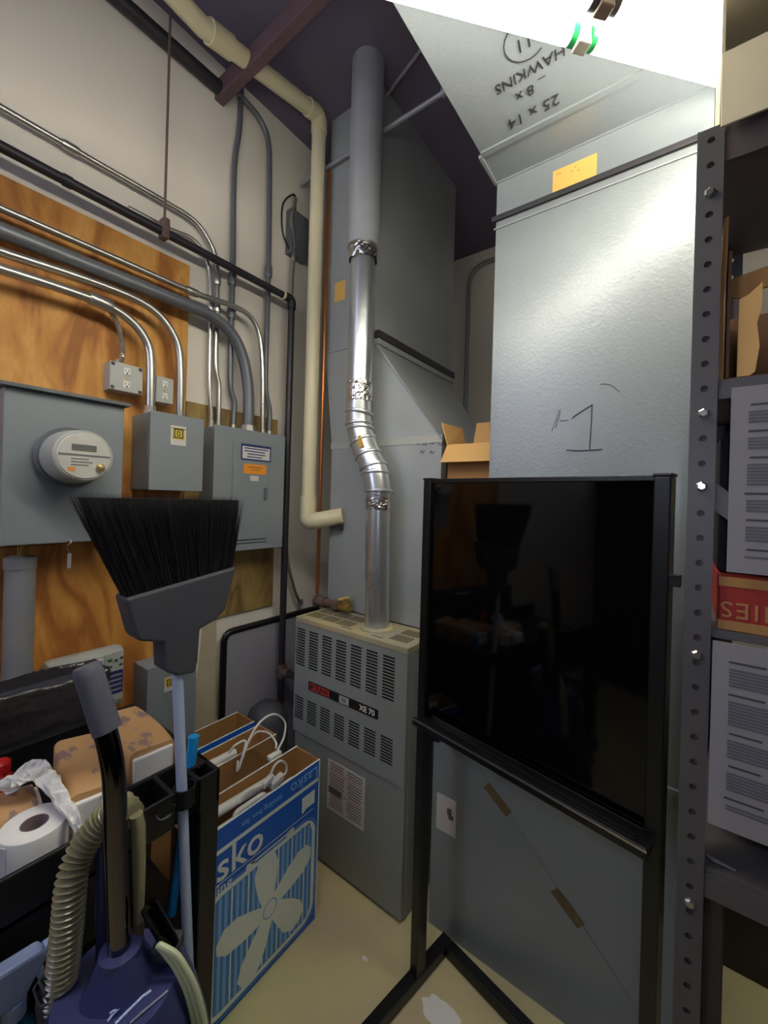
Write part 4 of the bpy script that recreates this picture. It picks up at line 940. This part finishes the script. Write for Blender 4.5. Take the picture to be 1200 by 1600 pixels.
obj('plug_wing', G().obox(P_[3 * 8], (0.010, 0.0, 0.0), (0.0, 0.02, 0.008), (0, 0, 0.010)), 'white', t1, bevel=0.004)

# ------------------------------------------------------------------ black cleaning cart
KX0, KX1, KY0, KY1, KZ = -1.50, -1.000, -0.45, 0.615, 0.90
t = thing('cleaning_cart', 'black plastic cleaning cart holding paper supplies with a broom clipped to its corner', 'cart', ((KX0 + KX1) / 2, (KY0 + KY1) / 2, 0))
g = G().box(KX0, KY0, KZ - 0.10, KX1, KY1, KZ - 0.085)
g.box(KX0 - 0.012, KY0, KZ - 0.10, KX0 + 0.012, KY1, KZ + 0.0).box(KX1 - 0.012, KY0, KZ - 0.10, KX1, KY1 - 0.2, KZ).box(KX0, KY1 - 0.012, KZ - 0.10, KX1 - 0.09, KY1, KZ)
obj('top_tray', g, 'black', t, bevel=0.004)
obj('tray_skirt', G().box(KX1 - 0.02, KY0, KZ - 0.24, KX1 - 0.004, KY1 - 0.21, KZ - 0.10), 'black', t, bevel=0.004)
g = G()
a, b = PX(30, 1394, KX1 - 0.003), PX(82, 1366, KX1 - 0.003)
for k in range(2): g.box(KX1 - 0.004, a.y + k * 0.02, a.z - 0.02 * k - 0.002, KX1 - 0.002, b.y + k * 0.01, a.z - 0.02 * k + 0.002)
obj('skirt_lines', g, 'chargrey', t)
# corner caddy with tool holes and broom clip
cz = KZ
g = G()
g.box(-1.09, 0.42, cz - 0.085, -1.075, KY1, cz - 0.0).box(-0.985, 0.42, cz - 0.085, -0.975, 0.497, cz).box(-0.985, 0.552, cz - 0.085, -0.975, KY1, cz)
g.box(-1.09, KY1 - 0.012, cz - 0.085, -0.975, KY1, cz).box(-1.09, 0.42, cz - 0.085, -0.975, 0.43, cz)
for y in (0.487, 0.552): g.box(-1.09, y, cz - 0.085, -0.975, y + 0.012, cz)
g.box(-1.09, 0.565, cz - 0.01, -1.03, KY1, cz)
cd_ = obj('corner_caddy', g, 'black', t, bevel=0.004)
hb = PX(287, 1275, -0.985)
obj('broom_clip', G().rings([[V((hb.x + math.cos(a) * r, hb.y + math.sin(a) * r, z)) for a in [math.radians(-115 + 230 * i / 16) for i in range(17)] + [math.radians(115 - 230 * i / 16) for i in range(17)] for r in [0]] for z in (0, 1)], cap=False) if False else G().lathe([(0.0225, cz - 0.045), (0.0265, cz - 0.045), (0.0265, cz), (0.0225, cz), (0.0225, cz - 0.045)], (hb.x, hb.y, 0), (0, 0, 1), 24, cap=False), 'black', cd_, smooth=True)
obj('hook', G().tube(bend([(-0.973, 0.452, cz - 0.025), (-0.955, 0.452, cz - 0.03), (-0.955, 0.48, cz - 0.03), (-0.955, 0.485, cz - 0.01)], 0.01), 0.004, 6), 'black', cd_)
obj('corner_post', G().hexa([(-1.055, KY1 - 0.045, 0.10), (-0.985, KY1 - 0.045, 0.10), (-0.985, KY1, 0.10), (-1.055, KY1, 0.10), (-1.07, KY1 - 0.052, cz - 0.08), (-0.976, KY1 - 0.052, cz - 0.08), (-0.976, KY1, cz - 0.08), (-1.07, KY1, cz - 0.08)]), 'black', t, bevel=0.004)
for (x, y) in ((KX0 + 0.04, KY1 - 0.04), (KX0 + 0.04, KY0 + 0.04), (KX1 - 0.04, KY0 + 0.04)):
    obj('corner_post', G().box(x - 0.03, y - 0.03, 0.10, x + 0.03, y + 0.03, KZ - 0.09), 'black', t, bevel=0.006)
for z in (0.12, 0.47):
    obj('lower_shelf', G().box(KX0, KY0, z, KX1, KY1 - 0.02, z + 0.02).box(KX1 - 0.01, KY0, z, KX1, KY1 - 0.05, z + 0.05), 'black', t, bevel=0.004)
for (x, y) in ((KX0 + 0.05, KY1 - 0.06), (KX1 - 0.05, KY1 - 0.06), (KX0 + 0.05, KY0 + 0.06), (KX1 - 0.05, KY0 + 0.06)):
    obj('caster', G().tube([(x, y - 0.013, 0.05), (x, y + 0.013, 0.05)], 0.049, 20).box(x - 0.02, y - 0.018, 0.06, x + 0.02, y + 0.018, 0.105), 'chargrey', t, smooth=True)
c = PZ(313, 1197, cz + 0.001)
obj('glint_stud', G().lathe([(0.006, 0), (0.004, 0.004)], (c.x, c.y, cz - 0.0005), (0, 0, 1), 12), 'chrome', cd_)  # chrome stud added to give the caddy its glint

# ------------------------------------------------------------------ upturned broom in the caddy clip
BX = -0.985
def bx(u, v): return PX(u, v, BX)
h0, h1 = bx(276, 1040), bx(292, 1452)
sl = (h1 - h0) / (h0.z - h1.z)
cl = h0 + sl * (h0.z - (cz - 0.02))
t = thing('broom', 'upturned angle broom with black bristles and pale handle clipped to the cart', 'broom', h1 + sl * 0.55)
low = h0 + sl * (h0.z - 0.16); 
obj('handle', G().tube([h0 + V((0, 0, 0.02)), low], 0.0125, 16), 'handle', t, smooth=True)
hp = [(165, 929), (191, 934), (215, 930), (362, 884), (346, 950), (333, 964), (306, 980), (304, 1000), (262, 1000), (246, 1000), (190, 998)]
hp = [bx(u, v) for u, v in [(190, 933), (362, 884), (346, 950), (330, 966), (306, 981), (303, 1030), (298, 1048), (270, 1053), (252, 1046), (250, 1001), (212, 999), (206, 990)]]
front = [p + V((0.022, 0, 0)) for p in hp]
obj('head', G().prism(front, (-0.065, 0, 0)), 'bhead', t, bevel=0.006)
# bristles: a flaring bundle
rnd = random.Random(3)
b0, b1 = bx(195, 931), bx(358, 886); t0, t1 = bx(112, 768), bx(372, 776)
g = G()
core = []
for f in (0, 1):
    pa = [b0 + V((0.012, 0.008, -0.005)), b1 + V((0.012, -0.006, -0.005)), b1 + V((-0.016, -0.006, -0.005)), b0 + V((-0.016, 0.008, -0.005))] if f == 0 else [b0.lerp(t0, 0.95) + V((0.02, 0.012, 0)), b1.lerp(t1, 0.95) + V((0.02, -0.01, 0)), b1.lerp(t1, 0.95) + V((-0.024, -0.01, 0)), b0.lerp(t0, 0.95) + V((-0.024, 0.012, 0))]
    core += pa
g.hexa(core)
for i in range(3600):
    s = rnd.random(); q = rnd.uniform(-1, 1)
    p = b0.lerp(b1, s) + V((-0.002 + q * 0.017, 0, -0.004))
    e = t0.lerp(t1, min(1, max(0, s + rnd.gauss(0, 0.012)))) + V((-0.002 + q * 0.036 + rnd.gauss(0, 0.003), 0, rnd.gauss(0, 0.003) - rnd.random() ** 3 * 0.010))
    a = rnd.random() * 6.28; u_ = V((math.cos(a), math.sin(a), 0)); w2 = V((-math.sin(a), math.cos(a), 0))
    r = 0.0011
    vs = [g.b.verts.new(p + u_ * r), g.b.verts.new(p - u_ * r * 0.5 + w2 * r), g.b.verts.new(p - u_ * r * 0.5 - w2 * r), g.b.verts.new(e)]
    g._fs(vs, [(0, 1, 3), (1, 2, 3), (2, 0, 3)])
obj('bristles', g, 'bristle', t)

# cyan handled tool standing in the caddy
a = PX(304, 1075, -1.03)
P0 = PX(303, 1150, -1.05); P1 = PX(269, 1428, -1.05)
t = thing('cyan_brush', 'cyan blue handled brush standing upright in the cart caddy behind the broom', 'brush', (P0.x, P0.y, P1.z))
obj('handle', G().tube([P0, P0.lerp(P1, 0.4), P1], [0.014, 0.012, 0.011], 12), 'cyan', t, smooth=True)

# ------------------------------------------------------------------ paper goods on the tray
ZTR = KZ - 0.084
def pack(label, c, ang, L_, W_, h_, tilt=0.0, sag=0.012, ink=True, ends=True):
    t = thing('towel_pack', label, 'paper towels', (c[0], c[1], c[2]), 'wrapped paper towel packs on the cart')
    ca, sa = math.cos(ang), math.sin(ang); ux, uy = V((ca, sa, tilt)).normalized(), V((-sa, ca, 0)); uz = ux.cross(uy)
    c = V(c); rs = []
    for k in range(9):
        s = -1 + 2 * k / 8; e = 1 - 0.05 * abs(s) ** 6
        loop = []
        for cy, cz_, a0 in ((1, 1, 0), (-1, 1, 90), (-1, 0, 180), (1, 0, 270)):
            for j in range(5):
                a = math.radians(a0 + 22.5 * j); r = 0.016
                y = cy * (W_ / 2 - r) + math.cos(a) * r; z = (cz_ * (h_ - 2 * r) + r) + math.sin(a) * r
                y *= e; z += sag * math.sin(s * 2.2 + cy) * (z / h_) * 0.5
                loop.append(c + ux * (s * L_ / 2) + uy * y + uz * z)
        rs.append(loop)
    g = G(); g.rings(rs, cap=True); w_ = obj('wrapper', g, 'wrap', t, smooth=True)
    if ends:
        for s in (-1, 1):
            g = G().obox(c + ux * (s * (L_ / 2 + 0.004)) + uz * (h_ / 2), ux * 0.006, uy * (W_ / 2 - 0.010), uz * (h_ / 2 - 0.010))
            obj('towel_edges', g, 'tissue', t, bevel=0.004, label='white folded towel edges')
    return t
pack('brown wrapped paper towel pack nearest the broom with a white end', (-1.235, 0.508, ZTR + 0.002), math.radians(-4), 0.27, 0.115, 0.145)
pack('brown wrapped paper towel pack left of the chrome vacuum tube', (-1.20, 0.377, ZTR + 0.002), math.radians(-9), 0.28, 0.095, 0.13)
pack('flat brown wrapped paper towel pack just behind the white roll', (-1.215, 0.185, ZTR + 0.002), math.radians(84), 0.20, 0.11, 0.10)
c = PZ(54, 1286, ZTR + 0.10)
rc = V((c.x, c.y, ZTR + 0.002))
t = thing('toilet_roll', 'white toilet paper roll with a brown core lying on the cart', 'toilet roll', rc)
obj('paper_roll', G().lathe([(0.0245, 0), (0.0585, 0.0), (0.0595, 0.004), (0.0595, 0.094), (0.058, 0.099), (0.0245, 0.099), (0.0245, 0.0)], rc, (0, 0, 1), 48, cap=False), 'tissue', t, smooth=True)
obj('core', G().lathe([(0.0225, 0.002), (0.0242, 0.002), (0.0242, 0.0995), (0.0225, 0.0995), (0.0225, 0.002)], rc, (0, 0, 1), 28, cap=False), 'wrapink', t, smooth=True)
ta = math.radians(-95)
g = G(); rs = []
for k in range(8):
    a = ta + k * 0.09
    rs.append([rc + V((math.cos(a) * (0.0605 + 0.002 * (7 - k) / 7), math.sin(a) * (0.0605 + 0.002 * (7 - k) / 7), z)) for z in (-0.02, 0.094)])
g.rings(rs, cap=False, closed=False); obj('loose_sheet', g, 'tissue', t, solid=0.001)
# crumpled tissue behind the roll
g = G(); rs = []
rnd = random.Random(11)
c0 = V((-1.20, 0.30, ZTR + 0.166))
pth = [PZ(18, 1218, 0.965), PZ(40, 1205, 0.985), PZ(60, 1200, 0.985), PZ(78, 1218, 0.97), PZ(98, 1246, 0.95), PZ(114, 1272, 0.935), PZ(125, 1300, 0.90)]
for p, w_ in zip(spl(pth, 4), [0.030 - 0.0010 * k for k in range(30)]):
    rs.append([p + V((math.cos(a) * w_ * (1 + rnd.uniform(-.25, .25)), math.sin(a) * w_ * (1 + rnd.uniform(-.25, .25)), -0.006 + math.sin(3 * a) * 0.009 + rnd.uniform(-.006, .006))) for a in [i * 2 * math.pi / 16 for i in range(16)]])
g.rings(rs)
tag(obj('crumpled_tissue', g, 'tissue', smooth=False), 'crumpled white tissue draped between the wrapped packs and the toilet roll', 'tissue')
c = PX(0, 1240, -1.315)
t = thing('red_cap_bottle', 'red plastic cap at the left edge behind the toilet roll', 'bottle', (c.x - 0.005, c.y, ZTR + 0.001))
obj('body', G().lathe([(0.026, 0), (0.028, 0.01), (0.028, 0.10), (0.016, 0.122)], (c.x - 0.005, c.y, ZTR + 0.002), (0, 0, 1), 20), 'red', t, smooth=True)
obj('cap', G().lathe([(0.02, 0.122), (0.02, 0.142), (0.014, 0.148)], (c.x - 0.005, c.y, ZTR + 0.002), (0, 0, 1), 20), 'red', t, smooth=True)

# ------------------------------------------------------------------ trash bin with a black bag behind the cart
BX0, BX1 = -1.672, -1.54
a, b = PX(0, 1092, -1.56), PX(120, 1056, -1.56)
zr = (a.z + b.z) / 2 - 0.005
by0, by1 = -0.25, PX(150, 1060, -1.56).y + 0.02
t = thing('trash_bin', 'slim trash bin lined with a wrinkled black bag between the cart and the plywood', 'trash bin', ((BX0 + BX1) / 2, (by0 + by1) / 2, 0))
obj('bin_body', G().hexa([(BX0 + 0.02, by0 + 0.03, 0.003), (BX1 - 0.02, by0 + 0.03, 0.003), (BX1 - 0.02, by1 - 0.03, 0.003), (BX0 + 0.02, by1 - 0.03, 0.003), (BX0, by0, zr - 0.02), (BX1, by0, zr - 0.02), (BX1, by1, zr - 0.02), (BX0, by1, zr - 0.02)]), 'chargrey', t, bevel=0.01)
g = G(); rs = []; rnd = random.Random(5)
for k in range(10):
    z = zr + 0.012 - k * 0.018; loop = []
    N_ = 72
    for i in range(N_):
        s = i / N_; per = [(BX0, by0), (BX1, by0), (BX1, by1), (BX0, by1)]
        e = int(s * 4) % 4; f = s * 4 - e; A_, B_ = per[e], per[(e + 1) % 4]
        x, y = A_[0] + (B_[0] - A_[0]) * f, A_[1] + (B_[1] - A_[1]) * f
        cx_, cy_ = (BX0 + BX1) / 2, (by0 + by1) / 2; d = V((x - cx_, y - cy_, 0)).normalized()
        off = 0.007 + 0.008 * math.sin(i * 0.83 + k * 0.7 + math.sin(k * 1.3) * 1.5) + 0.003 * rnd.random()
        loop.append(V((x, y, z + 0.006 * math.sin(i * 0.9))) + V((d.x * off, d.y * off, 0)))
    rs.append(loop)
g.rings(rs, cap=False); obj('black_bag', g, 'bag', t, smooth=True, solid=0.001)
# opening of the bag sunk into the bin
g = G(); rs2 = [[p.copy() for p in rs[0]]]
for k in range(1, 4): rs2.append([V((BX0 / 2 + BX1 / 2 + (p.x - (BX0 + BX1) / 2) * (1 - 0.12 * k), (by0 + by1) / 2 + (p.y - (by0 + by1) / 2) * (1 - 0.03 * k), zr + 0.012 - 0.05 * k)) for p in rs[0]])
g.rings(rs2, cap=False); obj('bag_inside', g, 'bag', t, smooth=True)

# white paint spill on the floor between the feet of the stand
rnd = random.Random(21)
for lab, (u, v), r in (('white paint spill on the floor between the feet of the board stand', (690, 1588), 0.075), ('small white paint spot on the open floor beside the stand post', (570, 1498), 0.012)):
    c = PZ(u, v, 0); pts = [(c.x + math.cos(a) * r * rnd.uniform(0.8, 1.02), c.y + math.sin(a) * r * rnd.uniform(0.5, 0.62), 0.0003) for a in [i * 2 * math.pi / 26 for i in range(26)]]
    tag(obj('paint_spill', G().prism(pts, (0, 0, 0.0012)), 'tissue'), lab, 'paint spill')
# ------------------------------------------------------------------ upright carpet cleaner in front of the cart
VF = 0.72
def vp(u, v, f=VF): return V((0, 0, H)) + ray(u, v) * f
base = vp(188, 1500); vx, vy = base.x, base.y
t = thing('carpet_cleaner', 'blue upright carpet cleaner with chrome handle tube and tan ribbed hose', 'carpet cleaner', (vx, vy, 0))
# body: swept rounded hull, tapering up to a collar round the tube
g = G(); rs = []
side = V((FWD.y, -FWD.x, 0)).normalized(); fw = V((FWD.x, FWD.y, 0)).normalized()
zc0 = base.z
prof = [(0.03, 0.16, 0.17), (0.06, 0.165, 0.175), (0.30, 0.155, 0.16), (0.50, 0.145, 0.135), (0.62, 0.135, 0.115), (0.70, 0.118, 0.10), (0.76, 0.095, 0.085), (zc0 - 0.035, 0.055, 0.055), (zc0 + 0.00, 0.038, 0.038), (zc0 + 0.02, 0.031, 0.031)]
for z, a_, b_ in prof:
    sh = max(0.0, 0.02 * (zc0 - z) / 0.4)
    c = V((vx, vy, z)) + side * sh
    rs.append([c + side * (math.copysign(abs(math.cos(q)) ** 0.75, math.cos(q)) * a_) + fw * (math.copysign(abs(math.sin(q)) ** 0.75, math.sin(q)) * b_) for q in [i * 2 * math.pi / 40 for i in range(40)]])
g.rings(rs); obj('body', g, 'vac', t, smooth=True)
obj('base_bumper', G().lathe([(0.176, 0.004), (0.182, 0.02), (0.182, 0.07), (0.172, 0.085)], (vx, vy, 0) , (0, 0, 1), 40), 'chargrey', t, smooth=True)
obj('collar', G().lathe([(0.033, zc0 - 0.01), (0.036, zc0 + 0.0), (0.033, zc0 + 0.022), (0.022, zc0 + 0.024)], (vx, vy, 0), (0, 0, 1), 28), 'vac', t, smooth=True)
hp_ = [vp(188, 1505), vp(184, 1420), vp(181, 1330), vp(180, 1255), vp(177, 1205), vp(170, 1165), vp(160, 1125)]
obj('handle_tube', G().tube(spl(hp_, 6), 0.0185, 24), 'chrome', t, smooth=True)
obj('grip', G().tube(spl([vp(167, 1141), vp(157, 1110), vp(146, 1075), vp(134, 1040)], 5), [0.0225] * 8 + [0.0225] * 5 + [0.0225, 0.022, 0.019][:3], 24), 'grip', t, smooth=True)
# nameplate numeral and a raised ridge on the hull
cc = vp(188, 1575) ; 
fr = (-fw).normalized()
def hull(u, v):
    # nearest point of the line of sight to the hull of the body
    d = ray(u, v); best = None
    for k in range(400):
        f = 0.45 + k * 0.001; p = V((0, 0, H)) + d * f
        for (z0, a0, b0), (z1, a1, b1) in zip(prof, prof[1:]):
            if z0 <= p.z <= z1:
                w_ = (p.z - z0) / (z1 - z0); a_, b_ = a0 + (a1 - a0) * w_, b0 + (b1 - b0) * w_
                q = p - V((vx, vy, p.z)) - side * max(0.0, 0.02 * (zc0 - p.z) / 0.4)
                if (abs(q.dot(side)) / a_) ** 2.67 + (abs(q.dot(fw)) / b_) ** 2.67 <= 1: return p - d.normalized() * 0.002
    return vp(u, v)
def ridge(n, pts, r, m_): obj(n, G().tube([hull(u, v) for u, v in pts], r, 6), m_, t, smooth=True)
ridge('numeral', [(168, 1596), (176, 1586), (185, 1577), (177, 1580), (172, 1584)], 0.0022, 'ltblue')
ridge('ridge', [(180, 1600), (200, 1580), (222, 1558), (236, 1548)], 0.0025, 'ltblue')
ridge('ridge', [(202, 1600), (222, 1582), (246, 1562), (262, 1548)], 0.003, 'vac')
# hose: over a hook behind the tube, ribbed side and smooth cuff
hook = vp(196, 1262, VF + 0.04)
pl = spl([vp(203, 1278, VF + 0.03), vp(190, 1262, VF + 0.045), vp(168, 1275, VF + 0.045), vp(146, 1300, VF + 0.035), vp(124, 1335, VF + 0.02), vp(112, 1375, VF + 0.005), vp(107, 1430, VF - 0.005), vp(101, 1490, VF - 0.01), vp(95, 1545, VF - 0.01), vp(94, 1590, VF - 0.0)], 26)
rad = []
acc = 0.0
pp_ = [pl[0]]
# resample evenly so that the ribs keep one pitch
L_ = [0]
for a, b in zip(pl, pl[1:]): L_.append(L_[-1] + (b - a).length)
n_ = int(L_[-1] / 0.0016); ev = []
j = 0
for k in range(n_ + 1):
    s = L_[-1] * k / n_
    while j < len(L_) - 2 and L_[j + 1] < s: j += 1
    f = (s - L_[j]) / max(1e-9, L_[j + 1] - L_[j]); ev.append(pl[j].lerp(pl[j + 1], f))
rad = [0.0215 + 0.0042 * math.cos(k * 2 * math.pi / 6) for k in range(len(ev))]
obj('ribbed_hose', G().tube(ev, rad, 20), 'hose', t, smooth=True)
obj('hose_cuff', G().tube([vp(212, 1272, VF + 0.03), vp(216, 1290, VF + 0.03), vp(217, 1340, VF + 0.03), vp(217, 1400, VF + 0.03), vp(216, 1438, VF + 0.03)], [0.016, 0.0165, 0.0155, 0.013, 0.011], 18, flat=0.7), 'hose', t, smooth=True)
obj('hose_hook', G().tube(bend([vp(184, 1290, VF + 0.01), vp(190, 1290, VF + 0.05), vp(200, 1275, VF + 0.06)], 0.01), 0.007, 8), 'chargrey', t, smooth=True)
obj('strut', G().tube([vp(216, 1436, VF + 0.03), vp(218, 1545, VF + 0.02)], 0.009, 10), 'mottle', t, smooth=True)
obj('blue_rod', G().tube([vp(160, 1300, VF + 0.05), vp(158, 1420, VF + 0.04), vp(160, 1500, VF + 0.03)], 0.010, 10), 'vac', t, smooth=True)
# hand tool at the hose end
pt = [vp(u, v, VF - 0.03) for u, v in ((52, 1575), (62, 1530), (72, 1520), (80, 1535), (96, 1585), (108, 1640), (60, 1640))]
obj('hand_tool', G().prism(pt, fw * 0.03), 'chargrey', t, bevel=0.004)
wl = [vp(u, v, VF - 0.033) for u, v in ((53, 1545), (60, 1533), (68, 1545), (76, 1565), (66, 1572), (60, 1568), (53, 1545))]
obj('tool_window', G().tube(wl, 0.0022, 6), 'grip', t, smooth=True)
# power cord wound on its hook
obj('cord_hook', G().tube([vp(232, 1415, VF + 0.02), vp(268, 1478, VF + 0.02)], 0.014, 14), 'glossblack', t, smooth=True)
obj('cord_bracket', G().obox(vp(262, 1478, VF + 0.03), side * 0.022, V((0, 0, 0.012)), fw * 0.02), 'chargrey', t, bevel=0.004)
g = G()
for k in range(6):
    o = (k % 3) * 0.0095; f = VF + 0.0 + 0.012 * (k // 3)
    g.tube(spl([vp(246 + 2 * k, 1476, f) , vp(258, 1490, f) + side * o, vp(274, 1512, f) + side * o, vp(290, 1545, f) + side * o, vp(302, 1590, f) + side * o, vp(310, 1650, f) + side * o], 6), 0.0048, 8)
obj('cord_coil', g, 'cord', t, smooth=True)

# ------------------------------------------------------------------ spray bottle hooked on the cart
c = PX(20, 1555, -0.965)
sx, sy, sz = -0.955, c.y, c.z
t = thing('spray_bottle', 'teal spray bottle with a pale blue trigger head hanging on the cart side', 'spray bottle', (sx, sy, sz - 0.24))
obj('bottle', G().lathe([(0.034, -0.24), (0.037, -0.23), (0.037, -0.10), (0.03, -0.06), (0.014, -0.035), (0.014, -0.02)], (sx, sy, sz), (0, 0, 1), 24), 'teal', t, smooth=True)
obj('neck_ring', G().lathe([(0.018, -0.03), (0.018, 0.0)], (sx, sy, sz), (0, 0, 1), 16), 'ltblue', t, smooth=True)
yd = V((0, 1, 0))
pr = [(-0.045, 0.0), (-0.05, 0.05), (-0.03, 0.075), (0.035, 0.07), (0.045, 0.05), (0.03, 0.03), (0.012, 0.0)]
obj('spray_head', G().prism([(sx - 0.016, sy + y, sz + z) for y, z in pr], (0.032, 0, 0)), 'ltblue', t, bevel=0.006)
obj('trigger', G().prism([(sx - 0.007, sy + y, sz + z) for y, z in ((0.026, 0.03), (0.04, 0.03), (0.05, -0.02), (0.042, -0.024))], (0.014, 0, 0)), 'ltblue', t, bevel=0.003)
obj('nozzle', G().tube([(sx, sy + 0.04, sz + 0.058), (sx, sy + 0.062, sz + 0.058)], 0.011, 12), 'ltblue', t, smooth=True)
